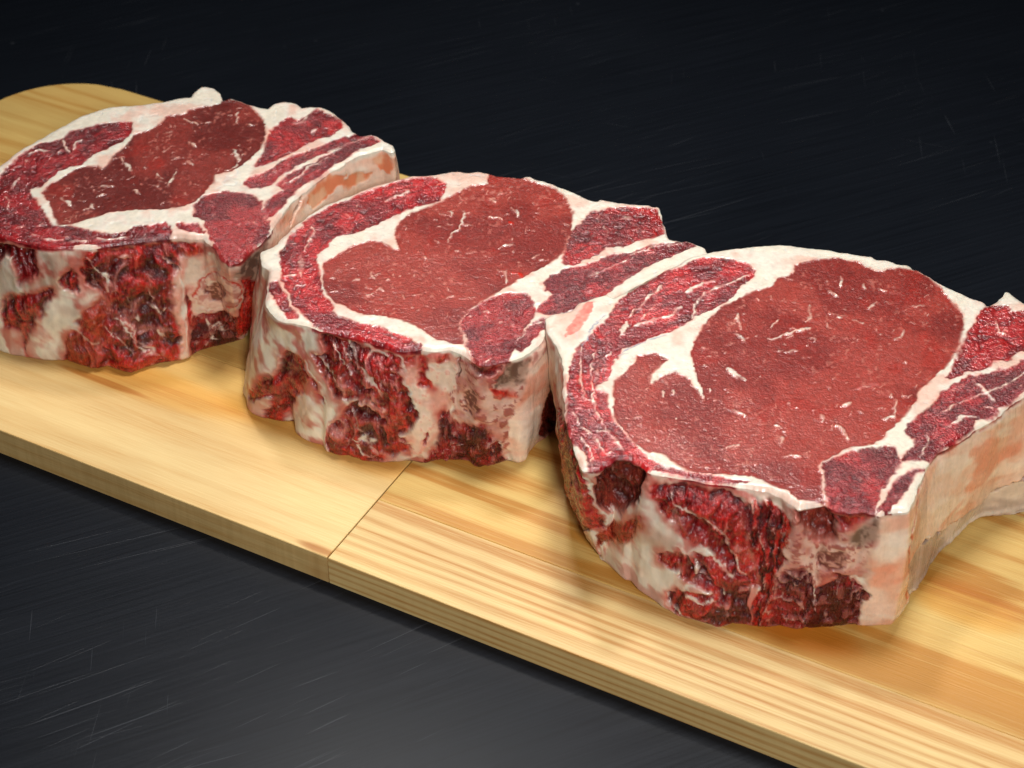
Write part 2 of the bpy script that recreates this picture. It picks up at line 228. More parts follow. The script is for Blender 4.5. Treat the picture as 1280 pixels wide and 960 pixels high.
   ['w','wm','trimmed_muscle',[[36.55,2.29],[36.25,2.44],[36.2,2.82],[36.35,2.82]]],
   ['w','wm','trimmed_muscle',[[36.95,1.75],[36.6,1.83],[36.55,2.21],[36.75,2.06]]],
   ['w','tanfat','fat',[[37.1,3.43],[36.45,2.67],[36.0,2.59],[35.75,2.75],[36.0,3.43],[36.25,4.35],[36.55,4.5],[37.15,4.5],[37.55,4.5]]],
   ['w','fatpink','fat',[[33.35,0.08],[31.65,0.0],[31.4,0.84],[31.65,1.83],[32.1,2.21],[32.35,3.13],[32.95,3.74],[33.5,4.42],[33.55,3.74],[33.4,3.13],[33.15,2.36],[33.35,1.53],[33.4,0.69]]],
   ['w','gristle','rib_bone',[[31.6,0.0],[30.75,0.38],[30.4,0.31],[29.35,0.0],[28.85,0.08],[29.15,1.14],[29.15,2.44],[29.35,4.27],[29.95,3.66],[30.4,2.67],[30.95,2.36],[31.75,2.52],[31.9,1.91],[31.6,1.22]]],
   ['w','wmr','trimmed_muscle',[[32.9,0.08],[32.7,0.08],[32.7,0.84],[32.65,1.45],[32.9,1.45],[33.05,1.22],[32.9,0.69]]],
   ['w','bright','trimmed_muscle',[[32.4,0.08],[32.05,0.08],[32.0,0.31],[32.25,0.46],[32.35,0.31]]],
   ['w','wmr','trimmed_muscle',[[33.5,0.08],[33.1,0.15],[33.2,0.46],[33.45,0.38]]],
   ['w','spongy','rib_bone',[[31.4,1.83],[31.35,1.53],[31.05,1.22],[30.7,1.07],[30.6,1.37],[30.7,1.83],[31.1,2.21],[31.4,2.21]]],
   ['w','web','chain_muscle',[[31.35,0.0],[30.65,0.46],[30.3,0.38],[29.8,0.08],[29.35,0.0]]],
   ['w','grey','rib_bone',[[30.35,0.69],[30.0,0.31],[29.55,0.0],[29.05,0.23],[29.05,0.69],[29.4,0.92],[29.85,0.99],[30.25,0.92]]],
   ['w','bright','rib_bone',[[30.4,0.92],[30.15,1.07],[29.8,1.22],[29.65,1.53],[29.95,1.45],[30.3,1.22]]],
   ['w','web','trimmed_muscle',[[32.4,2.44],[32.05,2.29],[31.85,2.75],[31.4,2.9],[30.8,2.44],[30.6,2.52],[30.4,2.82],[30.2,3.28],[30.0,3.74],[29.85,4.27],[30.4,4.5],[30.85,4.5],[31.2,4.42],[31.75,4.5],[32.45,4.5],[33.1,4.5],[32.7,4.04],[32.45,3.51]]],
   ['w','peach','rib_bone',[[29.25,0.76],[28.85,0.08],[27.1,0.0],[24.75,0.0],[21.2,0.08],[20.55,0.31],[24.55,4.5],[27.45,4.5],[29.2,4.5],[29.65,4.35],[29.85,3.74],[29.7,2.29]]],
   ['w','brown','trimmed_muscle',[[28.35,3.81],[28.05,2.59],[27.55,1.75],[26.65,1.45],[25.75,1.3],[24.05,2.21],[24.3,4.5],[27.75,4.5]]],  # shade of the gap to the next steak, painted onto the rib wall
   ['w','bonecut','rib_bone',[[29.0,0.08],[27.75,0.0],[27.9,0.53],[28.95,0.61]]],
   ['s','fat',0.074,[[-6.14,2.23],[-5.91,1.79],[-6.11,1.16],[-6.2,0.59]]],
   ['s','fat',0.176,[[-6.27,0.4],[-6.2,-0.16],[-6.17,-0.8]]],
   ['s','fat',0.088,[[-3.55,3.72],[-3.17,4.03],[-2.83,4.23],[-2.76,4.44]]],
   ['s','fat',0.059,[[-4.61,3.32],[-4.41,3.77]]],
   ['s','fat',0.118,[[-4.89,2.82],[-4.79,2.67]]],
   ['s','fat',0.088,[[-6.76,-0.89],[-6.36,-0.8]]],
   ['s','fat',0.074,[[-6.36,-1.44],[-6.0,-1.3]]],
   ['s','fat',0.088,[[-0.7,3.02],[-0.8,2.43],[-0.87,2.03],[-1.09,1.74],[-1.22,1.16]]],
   ['s','fat',0.088,[[-0.82,2.23],[-0.57,2.18]]],
   ['s','fat',0.074,[[0.1,2.62],[0.38,2.72],[0.6,2.48]]],
   ['s','fat',0.118,[[0.61,0.97],[0.94,1.02]]],
   ['s','fat',0.103,[[1.11,3.12],[1.16,2.72]]],
   ['s','fat',0.065,[[0.51,-0.53],[0.72,-0.66],[0.72,-1.17]]],
   ['s','fat',0.059,[[-1.25,-2.07],[-1.04,-1.93]]],
   ['s','fat',0.088,[[-1.01,0.64],[-0.96,0.59]]],
   ['s','fat',0.074,[[-1.26,3.02],[-1.2,2.72]]],
   ['s','fat',0.059,[[-3.92,-1.98],[-3.71,-1.84]]],
   ['s','fat',0.074,[[-3.83,-0.62],[-3.73,-0.99]]],
   ['s','fat',0.074,[[-4.34,-1.08],[-4.24,-1.03]]],
   ['s','fat',0.065,[[-1.72,1.26],[-1.6,1.07]]],
   ['s','fat',0.074,[[-2.07,0.22],[-1.93,0.03]]],
   ['s','fat',0.118,[[0.14,3.82],[0.32,3.62]]],
   ['s','fat',0.076,[[3.54,-0.85],[4.2,-0.34],[5.1,0.26]]],
   ['s','fat',0.047,[[4.94,0.4],[5.9,0.88],[6.91,1.16]]],
   ['s','fat',0.206,[[4.93,2.62],[5.15,2.62]]],
   ['s','fat',0.088,[[4.59,1.12],[4.81,1.26]]],
   ['s','fat',0.059,[[4.18,2.13],[4.33,1.74]]],
   ['s','red',0.176,[[0.83,2.33],[0.94,2.23]]],
   ['s','red',0.147,[[0.99,-0.62],[1.26,-0.8]]],
   ['s','pale',0.088,[[-0.73,-3.73],[-0.59,-4.41],[-0.4,-5.24],[-0.23,-5.81]]],
   ['s','fat',0.074,[[1.89,-3.38],[1.46,-3.55],[1.1,-4.49]]],
   ['ws','fat',0.065,[[35.35,2.44],[34.75,3.43],[35.0,3.81],[34.7,4.04],[34.45,4.19],[34.35,4.04],[34.5,3.66],[34.85,3.51],[35.25,3.74]]],
   ['ws','fat',0.1,[[35.35,0.08],[35.1,0.61],[34.75,0.99],[34.35,1.37],[34.1,1.83]]],
   ['ws','fat',0.076,[[34.75,0.38],[34.55,0.15],[34.1,0.15],[33.85,0.38]]],
   ['ws','fat',0.118,[[33.7,0.08],[33.55,0.46],[33.4,0.92],[33.35,1.68],[33.2,2.29]]],
   ['ws','fat',0.053,[[36.55,0.84],[36.05,1.3],[35.55,1.83]]],
   ['ws','fat',0.053,[[36.1,0.23],[35.7,0.76],[35.25,1.37]]],
   ['ws','fat',0.053,[[35.75,0.15],[35.4,0.69]]],
   ['ws','pinklump',0.265,[[35.0,2.29],[34.6,2.06],[34.3,2.21],[34.0,2.29]]],
   ['ws','fat',0.088,[[36.9,1.3],[36.45,1.91],[36.15,2.44],[36.0,2.75]]],
   ['ws','dark',0.074,[[33.55,3.36],[33.55,3.81]]],
   ['ws','dark',0.074,[[32.9,3.2],[33.05,3.66]]],
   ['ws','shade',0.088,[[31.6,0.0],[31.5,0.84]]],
  ]),
 dict(origin=[9.01,50.23],zt=4.85,s0=22.7,
  top=[[-7.89,2.38],[-7.65,2.64],[-7.17,2.81],[-6.82,3.25],[-6.21,3.56],[-5.83,3.69],[-5.63,3.51],[-5.41,3.65],[-4.97,4.05],[-4.46,4.59],[-3.95,5.04],[-3.45,5.41],[-2.87,5.87],[-2.43,6.06],[-1.75,6.29],[-0.92,6.43],[-0.54,6.48],[0.28,6.48],[1.09,6.39],[1.89,6.2],[2.68,5.97],[3.21,5.92],[3.3,5.73],[3.72,5.64],[3.96,5.45],[4.38,5.36],[4.48,5.13],[4.67,5.13],[4.94,4.81],[5.29,4.32],[5.38,4.23],[5.94,3.78],[6.6,3.29],[6.62,3.12],[6.97,3.34],[7.37,3.91],[7.5,3.87],[7.65,3.56],[7.86,3.29],[8.55,2.81],[9.34,2.21],[9.95,1.45],[10.06,0.78],[9.55,0.21],[8.38,-0.52],[6.91,-1.59],[6.38,-2.02],[5.69,-2.78],[5.01,-3.31],[4.4,-3.76],[3.77,-4.35],[3.29,-5.0],[3.13,-5.35],[2.81,-6.2],[2.53,-6.82],[2.01,-6.89],[1.67,-7.02],[1.23,-6.82],[0.8,-6.89],[0.45,-6.75],[0.15,-6.48],[-0.24,-6.61],[-0.67,-6.75],[-1.04,-6.27],[-1.52,-5.92],[-2.05,-5.81],[-2.75,-5.64],[-3.33,-5.57],[-3.8,-5.43],[-4.38,-5.28],[-4.92,-5.14],[-5.19,-4.78],[-5.53,-4.53],[-5.89,-4.49],[-6.05,-4.78],[-6.39,-5.07],[-6.68,-5.07],[-6.92,-5.07],[-7.05,-4.64],[-7.18,-3.98],[-7.28,-3.31],[-7.36,-2.37],[-7.36,-1.4],[-7.35,-0.68],[-7.41,0.21],[-7.62,1.11],[-7.84,1.79]],
  bot=[[-7.34,4.07],[-7.28,1.52],[-7.23,-0.09],[-7.17,-0.88],[-7.03,-1.65],[-6.91,-2.26],[-6.69,-2.71],[-6.58,-3.16],[-6.36,-3.45],[-6.07,-4.03],[-5.64,-4.68],[-5.2,-5.0],[-5.09,-5.21],[-4.78,-5.59],[-4.37,-6.08],[-3.94,-6.39],[-3.61,-6.59],[-3.14,-6.83],[-2.56,-6.93],[-2.21,-6.83],[-1.96,-6.86],[-1.23,-6.9],[-0.97,-6.76],[-0.46,-6.96],[0.15,-7.0],[0.76,-7.0],[1.41,-6.86],[2.0,-6.86],[2.54,-6.83],[2.83,-6.52],[3.19,-5.94],[3.74,-5.14],[4.25,-4.25],[4.75,-3.52],[5.49,-2.78],[6.18,-2.11],[6.94,-1.92],[7.65,-1.73],[9.05,-1.27]],
  layers=[
   ['p','cap','cap_muscle',[[-0.88,5.09],[-1.12,5.5],[-1.22,5.5],[-1.69,5.73],[-2.5,5.78],[-3.06,5.5],[-3.47,5.04],[-3.91,4.86],[-4.52,4.41],[-5.09,3.78],[-5.54,3.16],[-5.88,2.38],[-6.27,1.7],[-6.75,1.03],[-7.02,0.37],[-7.19,-0.44],[-7.26,-1.08],[-7.28,-2.17],[-7.31,-3.31],[-7.27,-3.76],[-7.03,-3.91],[-6.75,-4.35],[-6.59,-5.35],[-6.11,-5.28],[-5.95,-4.64],[-5.56,-4.56],[-5.01,-5.0],[-4.9,-4.78],[-5.17,-4.49],[-5.35,-4.13],[-5.75,-3.39],[-6.17,-2.78],[-6.35,-2.25],[-6.1,-1.71],[-6.37,-1.4],[-6.41,-1.08],[-6.05,-0.76],[-5.99,-0.6],[-5.86,0.04],[-5.64,0.62],[-5.53,0.78],[-5.11,1.03],[-4.68,1.36],[-4.04,1.7],[-3.39,2.13],[-3.0,2.56],[-2.45,2.9],[-2.22,3.16],[-1.65,3.69],[-1.5,4.14],[-0.97,4.68]]],
   ['p','cap','cap_muscle',[[-6.36,-1.32],[-6.12,-1.47],[-6.05,-2.33],[-5.79,-3.09],[-5.52,-3.61],[-5.07,-4.35],[-4.71,-4.85],[-4.02,-5.14],[-3.31,-5.28],[-2.62,-5.5],[-2.03,-5.57],[-2.75,-5.64],[-3.56,-5.43],[-4.37,-5.14],[-5.01,-5.0],[-5.4,-4.27],[-5.86,-3.61],[-6.17,-2.94],[-6.35,-2.25]]],
   ['p','eye','eye_muscle',[[0.59,5.32],[1.27,5.59],[2.04,5.69],[2.67,5.5],[3.0,5.13],[3.12,4.86],[3.63,5.04],[4.02,5.13],[4.54,5.0],[4.9,4.59],[5.23,3.96],[5.43,3.25],[5.64,2.64],[5.59,2.04],[5.44,1.45],[5.14,0.62],[4.71,-0.12],[4.15,-0.76],[3.62,-1.32],[3.43,-1.86],[3.1,-2.4],[2.68,-2.94],[2.15,-3.61],[1.86,-3.91],[1.22,-4.02],[0.8,-4.27],[0.23,-4.67],[0.13,-5.5],[0.11,-6.48],[-0.58,-6.37],[-0.82,-5.99],[-1.27,-5.71],[-1.89,-5.28],[-2.59,-5.21],[-3.3,-5.14],[-3.77,-5.0],[-4.13,-4.71],[-4.49,-4.27],[-4.96,-4.13],[-5.24,-3.83],[-5.6,-3.16],[-5.82,-2.56],[-5.79,-1.4],[-5.75,-0.84],[-5.48,-0.44],[-5.1,0.04],[-4.94,0.37],[-4.47,0.57],[-4.08,0.21],[-4.46,-0.2],[-4.68,-0.6],[-4.68,-1.0],[-4.33,-0.6],[-3.96,-0.36],[-3.67,-0.6],[-3.44,-0.84],[-3.23,-1.4],[-3.06,-1.9],[-2.97,-1.94],[-3.06,-1.16],[-3.15,-0.28],[-3.21,0.21],[-3.24,0.62],[-3.16,1.03],[-2.79,1.87],[-2.49,2.38],[-2.08,2.99],[-1.62,3.34],[-1.06,3.78],[-0.28,4.14],[-0.13,4.59],[0.49,4.86]]],
   ['p','chain','chain_muscle',[[0.28,-4.78],[0.88,-4.42],[1.59,-4.13],[2.08,-4.05],[2.47,-4.05],[2.63,-4.56],[2.36,-5.14],[1.95,-5.71],[1.6,-6.48],[1.5,-6.89],[0.79,-6.96],[0.39,-6.82],[0.23,-6.27]]],
   ['p','side','side_muscle',[[6.48,2.95],[6.87,3.08],[7.28,3.03],[7.26,2.64],[7.75,2.73],[8.97,2.3],[9.56,1.45],[8.94,0.95],[7.34,0.62],[7.07,0.53],[6.73,0.12],[6.28,0.12],[5.85,-0.28],[5.21,-0.44],[4.71,-0.76],[5.0,-0.2],[5.35,0.62],[5.61,1.28],[6.01,2.04],[6.25,2.56]]],
   ['p','long','rib_muscle',[[9.13,0.62],[7.23,0.08],[6.76,-0.28],[6.01,-0.52],[5.42,-0.68],[4.92,-1.0],[4.39,-1.47],[3.93,-2.17],[3.34,-2.78],[2.97,-3.31],[3.07,-3.61],[3.26,-3.61],[3.14,-4.05],[2.8,-4.42],[2.72,-4.64],[3.25,-4.6],[3.49,-4.64],[3.78,-4.27],[4.24,-3.83],[4.69,-3.46],[4.99,-3.16],[5.1,-2.78],[5.72,-2.63],[5.94,-2.25],[6.34,-1.94],[6.96,-1.32],[8.71,-0.12],[9.49,0.53]]],
   ['p','long','rib_muscle',[[3.24,-5.0],[2.97,-5.21],[2.59,-5.85],[2.15,-6.54],[1.86,-6.96],[1.65,-6.82],[2.06,-6.2],[2.39,-5.57],[2.78,-5.21]]],
   ['p','pinkfat','fat',[[-7.31,1.45],[-7.14,1.96],[-6.87,2.56],[-6.53,3.25],[-6.32,3.25],[-6.5,2.73],[-6.72,2.13],[-6.99,1.7],[-7.2,1.53]]],
   ['w','wm','trimmed_muscle',[[48.55,0.9],[46.3,0.0],[45.1,0.0],[44.15,0.08],[43.95,0.82],[43.9,1.56],[43.65,2.3],[43.45,2.88],[43.9,3.04],[45.7,4.19],[47.05,4.85],[47.35,4.52],[48.5,4.6],[50.3,4.52]]],
   ['w','brown','trimmed_muscle',[[43.05,0.0],[42.5,0.08],[41.95,0.0],[41.75,0.41],[41.8,1.07],[42.3,1.64],[42.6,2.06],[43.2,2.22],[43.7,1.64],[43.8,0.82],[43.6,0.25]]],
   ['w','orange','trimmed_muscle',[[43.95,4.19],[43.8,3.29],[43.35,2.96],[42.0,2.06],[41.6,1.64],[41.55,2.06],[41.95,2.71],[42.7,3.62]]],
   ['w','wm','trimmed_muscle',[[41.4,0.33],[40.7,0.16],[39.95,0.16],[39.35,0.25],[38.95,0.33],[38.55,0.74],[38.4,1.4],[38.35,2.14],[37.95,2.71],[37.85,3.29],[38.3,3.37],[38.1,4.77],[38.55,4.85],[38.8,4.85],[39.4,4.77],[40.15,4.85],[40.5,4.69],[40.65,4.19],[40.6,3.86],[40.0,3.78],[39.75,3.7],[39.35,3.7],[39.95,3.45],[40.4,3.37],[40.25,3.04],[40.1,2.63],[40.05,2.47],[40.0,2.3],[39.6,2.38],[39.4,2.38],[39.7,1.97],[40.05,2.06],[40.4,1.97],[40.6,1.64],[41.05,1.23],[41.3,1.15]]],
   ['w','wm','trimmed_muscle',[[41.1,2.88],[40.85,2.63],[40.55,2.47],[40.2,2.55],[40.05,2.88],[40.5,3.21],[40.8,3.21],[41.1,3.21]]],
   ['w','dark','trimmed_muscle',[[40.45,0.99],[40.05,1.07],[39.6,1.32],[39.3,1.64],[39.0,1.97],[38.75,2.38],[38.5,3.04],[38.65,3.12],[39.05,2.63],[39.55,2.22],[39.85,1.89],[40.25,1.64],[40.6,1.32]]],
   ['w','dark','trimmed_muscle',[[40.0,2.63],[39.7,2.96],[39.25,3.45],[39.0,3.7],[39.5,3.53],[39.9,3.21],[40.05,2.96]]],
   ['w','shred','torn_edge',[[38.65,0.33],[38.05,0.25],[37.45,0.33],[37.0,0.49],[37.0,0.99],[37.15,1.73],[37.1,2.55],[37.15,3.37],[37.1,4.11],[37.15,4.85],[38.0,4.77],[37.95,4.03],[37.9,3.29],[37.85,2.71],[38.3,2.14],[38.5,1.4],[38.7,0.82]]],
   ['w','gristle','rib_bone',[[37.35,0.16],[36.8,0.16],[36.45,0.99],[35.9,1.15],[35.5,0.58],[35.1,0.25],[34.4,0.08],[34.45,1.07],[34.65,2.47],[35.1,2.55],[35.4,2.47],[35.55,2.96],[35.85,3.12],[36.5,2.63],[36.95,2.71],[37.15,2.79],[37.1,1.73],[36.95,0.82]]],
   ['w','brown','trimmed_muscle',[[37.05,0.0],[36.1,0.0],[35.7,0.08],[35.6,0.49],[35.7,0.99],[36.1,1.32],[36.55,0.9],[36.8,0.41]]],
   ['w','wmr','trimmed_muscle',[[35.7,0.08],[34.8,0.0],[34.9,0.16],[35.15,0.41],[35.35,0.58],[35.5,0.49]]],
   ['w','grey','rib_bone',[[35.2,0.82],[34.9,0.49],[34.55,0.16],[34.3,0.25],[34.3,0.58],[34.55,0.99],[34.9,1.4],[35.15,1.32]]],
   ['w','spongy','rib_bone',[[36.05,1.97],[35.85,1.64],[35.5,1.48],[35.25,1.56],[35.15,1.97],[35.3,2.22],[35.6,2.3],[35.9,2.22]]],
   ['w','web','trimmed_muscle',[[37.1,2.63],[36.95,2.47],[36.8,2.3],[36.45,2.47],[35.95,3.12],[35.7,3.04],[35.55,2.88],[35.4,2.38],[35.1,2.55],[34.6,3.04],[34.45,3.45],[34.55,3.95],[34.6,4.69],[34.65,4.85],[35.3,4.85],[36.8,4.85],[37.1,4.85],[37.15,3.95],[37.1,3.21]]],
   ['w','peach','rib_bone',[[34.4,0.08],[33.5,0.0],[32.1,0.0],[30.65,0.08],[29.9,0.0],[29.05,0.08],[27.25,0.0],[25.8,0.0],[22.8,0.0],[23.3,4.44],[26.05,3.12],[26.9,3.37],[28.0,3.62],[29.45,3.53],[31.75,2.63],[33.05,2.3],[32.5,4.85],[33.5,4.85],[34.5,4.85],[34.5,3.95],[34.45,3.12],[34.6,2.55],[34.45,1.4]]],
   ['w','greyfat','rib_bone',[[31.7,2.71],[29.45,3.62],[28.0,3.7],[26.9,3.45],[25.7,3.29],[22.7,3.62],[23.6,4.85],[26.1,4.85],[26.75,4.85],[27.5,4.85],[28.5,4.85],[29.5,4.85],[31.5,4.85],[32.4,4.85],[33.05,2.47]]],
   ['s','fat',0.088,[[-4.0,4.23],[-4.29,3.87],[-4.57,3.43],[-4.75,2.99]]],
   ['s','fat',0.074,[[-4.16,3.25],[-4.5,2.9],[-4.83,2.43]]],
   ['s','fat',0.118,[[-3.54,3.08],[-3.73,2.64],[-4.26,2.38],[-4.69,2.21],[-5.01,2.0]]],
   ['s','fat',0.147,[[-3.23,3.78],[-3.0,4.05],[-2.61,4.32],[-2.17,4.5]]],
   ['s','fat',0.118,[[-1.01,4.86],[-1.75,4.32],[-2.37,3.96],[-2.77,3.51],[-3.02,2.99],[-3.09,2.38]]],
   ['s','fat',0.176,[[-5.29,2.21],[-5.38,1.87],[-5.48,1.45]]],
   ['s','fat',0.059,[[-5.74,0.7],[-6.06,0.37],[-6.33,-0.2],[-6.38,-0.92]]],
   ['s','fat',0.059,[[-6.4,0.7],[-6.53,-0.2],[-6.51,-1.08]]],
   ['s','fat',0.059,[[-6.76,0.86],[-6.85,0.04],[-6.87,-0.6],[-6.79,-1.24],[-6.68,-1.71],[-6.48,-1.79]]],
   ['s','fat',0.088,[[-6.48,-1.08],[-6.48,-1.79],[-6.4,-2.4],[-6.22,-2.94],[-5.95,-3.39]]],
   ['s','fat',0.074,[[-6.38,-3.16],[-6.09,-3.24],[-5.91,-3.61],[-5.63,-4.05]]],
   ['s','fat',0.059,[[-7.18,-2.25],[-6.95,-2.86],[-6.72,-3.24],[-6.48,-3.39]]],
   ['s','fat',0.059,[[-6.87,-3.54],[-6.65,-4.13],[-6.58,-4.93]]],
   ['s','fat',0.074,[[-6.53,-3.54],[-6.35,-3.91],[-6.17,-4.27],[-5.97,-4.13]]],
   ['s','fat',0.059,[[-5.15,2.47],[-4.92,2.9],[-4.64,3.16]]],
   ['s','fat',0.176,[[-4.6,-0.92],[-4.37,-0.52],[-3.95,-0.24],[-3.56,-0.36]]],
   ['s','fat',0.059,[[4.0,-2.63],[4.35,-2.33],[4.69,-2.06],[5.29,-1.75]]],
   ['s','fat',0.074,[[5.29,-1.71],[5.96,-1.32],[6.59,-0.92],[7.42,-0.28]]],
   ['s','fat',0.088,[[4.17,-3.09],[4.6,-2.86],[4.9,-2.56],[5.23,-2.63]]],
   ['s','fat',0.118,[[5.57,-1.0],[5.8,-1.4],[5.93,-1.79]]],
   ['s','fat',0.059,[[3.65,-3.31],[3.55,-3.91],[3.22,-4.49]]],
   ['s','fat',0.059,[[6.73,2.3],[6.71,1.62],[7.04,1.45]]],
   ['s','fat',0.088,[[1.97,4.68],[1.96,4.14]]],
   ['s','fat',0.1,[[1.48,3.91],[1.74,3.65]]],
   ['s','fat',0.074,[[2.73,4.32],[2.71,4.0]]],
   ['s','fat',0.103,[[2.75,2.95],[3.06,3.25]]],
   ['s','fat',0.088,[[1.65,2.51],[1.7,2.47]]],
   ['s','fat',0.059,[[2.1,2.38],[2.43,2.08]]],
   ['s','fat',0.059,[[3.25,1.28],[3.52,1.41],[3.62,1.74]]],
   ['s','fat',0.088,[[4.16,3.03],[4.53,3.08]]],
   ['s','fat',0.059,[[0.78,3.16],[0.78,2.73],[0.63,2.3]]],
   ['s','fat',0.059,[[-0.66,1.87],[-0.48,2.13],[-0.3,2.38]]],
   ['s','fat',0.103,[[-0.72,1.28],[-0.28,1.53],[0.21,1.79],[0.59,1.91]]],
   ['s','fat',0.065,[[0.47,1.36],[0.78,1.36]]],
   ['s','fat',0.094,[[-1.82,1.62],[-1.63,1.45],[-1.45,1.15]]],
   ['s','fat',0.065,[[-1.63,2.64],[-1.66,2.3],[-1.62,1.87]]],
   ['s','fat',0.059,[[-0.47,0.7],[0.15,0.74]]],
   ['s','fat',0.206,[[-2.23,-0.24],[-1.96,-0.52],[-1.72,-0.76]]],
   ['s','fat',0.074,[[-2.15,-2.25],[-1.98,-2.48],[-1.83,-2.56]]],
   ['s','fat',0.059,[[-2.69,-4.05],[-2.5,-4.02],[-2.2,-3.91]]],
   ['s','fat',0.074,[[-2.99,-3.54],[-2.97,-3.61]]],
   ['s','fat',0.074,[[-4.0,-2.63],[-3.98,-2.71]]],
   ['s','fat',0.088,[[-2.9,-0.04],[-2.85,-0.08]]],
   ['s','fat',0.088,[[-2.81,-1.16],[-2.77,-1.32]]],
   ['s','fat',0.176,[[1.23,-2.02],[1.44,-1.94]]],
   ['s','fat',0.088,[[0.53,-2.52],[0.53,-2.75]]],
   ['s','fat',0.103,[[0.92,-2.94],[1.03,-3.24],[1.17,-3.65]]],
   ['s','fat',0.088,[[-0.81,-3.57],[-0.89,-3.87]]],
   ['s','fat',0.074,[[-1.0,-3.01],[-0.76,-3.09]]],
   ['s','fat',0.065,[[-0.85,-4.46],[-0.65,-4.35],[-0.38,-4.49]]],
   ['s','fat',0.103,[[2.37,-2.71],[2.73,-2.59]]],
   ['s','fat',0.065,[[2.9,-1.79],[2.74,-2.56]]],
   ['s','fat',0.074,[[-4.01,-1.24],[-3.98,-1.47]]],
   ['s','fat',0.059,[[-4.32,-1.32],[-4.31,-1.55]]],
   ['s','pink',0.147,[[1.53,-1.28],[1.94,-1.16],[2.46,-1.0]]],
   ['s','sinew',0.047,[[-6.75,0.95],[-6.37,1.87],[-5.98,2.64]]],
   ['s','sinew',0.041,[[-6.53,1.62],[-6.25,2.21]]],
   ['s','sinew',0.071,[[-5.54,0.57],[-5.17,0.86],[-4.74,1.15]]],
   ['s','sinew',0.047,[[-5.7,0.45],[-5.34,0.53]]],
   ['s','sinew',0.047,[[-4.53,1.28],[-4.05,1.53]]],
   ['s','pale',0.076,[[0.21,-4.78],[0.15,-5.5],[0.16,-6.41]]],
   ['s','pale',0.076,[[0.27,-4.71],[0.79,-4.35],[1.22,-4.05],[2.01,-3.91]]],
   ['ws','fat',0.088,[[40.45,0.9],[40.05,1.07],[39.5,1.23],[39.15,1.56],[38.95,1.97],[38.6,2.38],[38.4,2.88]]],
   ['ws','fat',0.065,[[41.0,0.49],[40.75,0.74],[40.45,0.99]]],
   ['ws','fat',0.071,[[40.4,3.78],[40.0,3.53],[39.75,3.53]]],
   ['ws','fat',0.071,[[40.05,2.63],[39.9,3.04],[39.65,3.21],[39.2,3.45],[39.05,3.7]]],
   ['ws','fat',0.071,[[40.65,4.03],[40.6,4.52],[40.05,4.77],[39.7,4.77]]],
   ['ws','fat',0.118,[[40.65,2.3],[40.25,2.38],[39.8,2.06],[39.5,2.47],[39.15,2.71],[38.85,2.96]]],
   ['ws','fat',0.059,[[40.2,3.95],[39.95,3.95],[39.5,3.86],[39.05,4.11]]],
   ['ws','fat',0.235,[[45.0,0.0],[44.35,0.0],[44.05,0.41],[43.95,0.82]]],
   ['ws','fat',0.118,[[44.0,0.33],[43.9,1.15],[43.65,1.97],[43.15,2.63]]],
   ['ws','fat',0.088,[[35.9,3.04],[35.8,3.7]]],
   ['ws','red',0.106,[[31.8,0.0],[32.35,0.16],[33.15,0.66],[33.25,2.14],[32.9,3.29],[32.75,4.52]]],
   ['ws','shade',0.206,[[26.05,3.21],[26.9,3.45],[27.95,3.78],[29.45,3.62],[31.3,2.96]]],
  ]),
]

def lin(c):
    c = np.clip(np.asarray(c, float)/255., 0, 1)
    return np.where(c <= .04045, c/12.92, ((c+.055)/1.055)**2.4)
def mixc(a, b, t):
    return a*(1-t[:, None])+b*t[:, None]
FAT = np.array([231, 222, 207.]); FATP = np.array([226, 182, 162.]); FATY = np.array([222, 206, 176.])
def C3(*c): return np.array(c, float)
def fat_base(P, sd):
    n = fbm(P[:, 0]*1.1+sd, P[:, 1]*1.1, 4); f = fbm(P[:, 0]*9+sd, P[:, 1]*9, 3)
    c = mixc(np.tile(FAT, (len(P), 1)), np.tile(FATP, (len(P), 1)), sstep(.46, .72, n)*.8)
    c = mixc(c, np.tile(FATY, (len(P), 1)), sstep(.56, .3, n)*.3)
    lump = ridge(P[:, 0]*1.4+sd, P[:, 1]*1.4, 3)
    c = mixc(c, np.tile(C3(196, 200, 204), (len(P), 1)), sstep(.86, .95, lump)*.35)
    c = c*(.93+.10*f)[:, None]
    return c, .05*(n-.5)+.001*(f-.5)-.02*sstep(.8, .95, lump), np.full(len(P), .33)
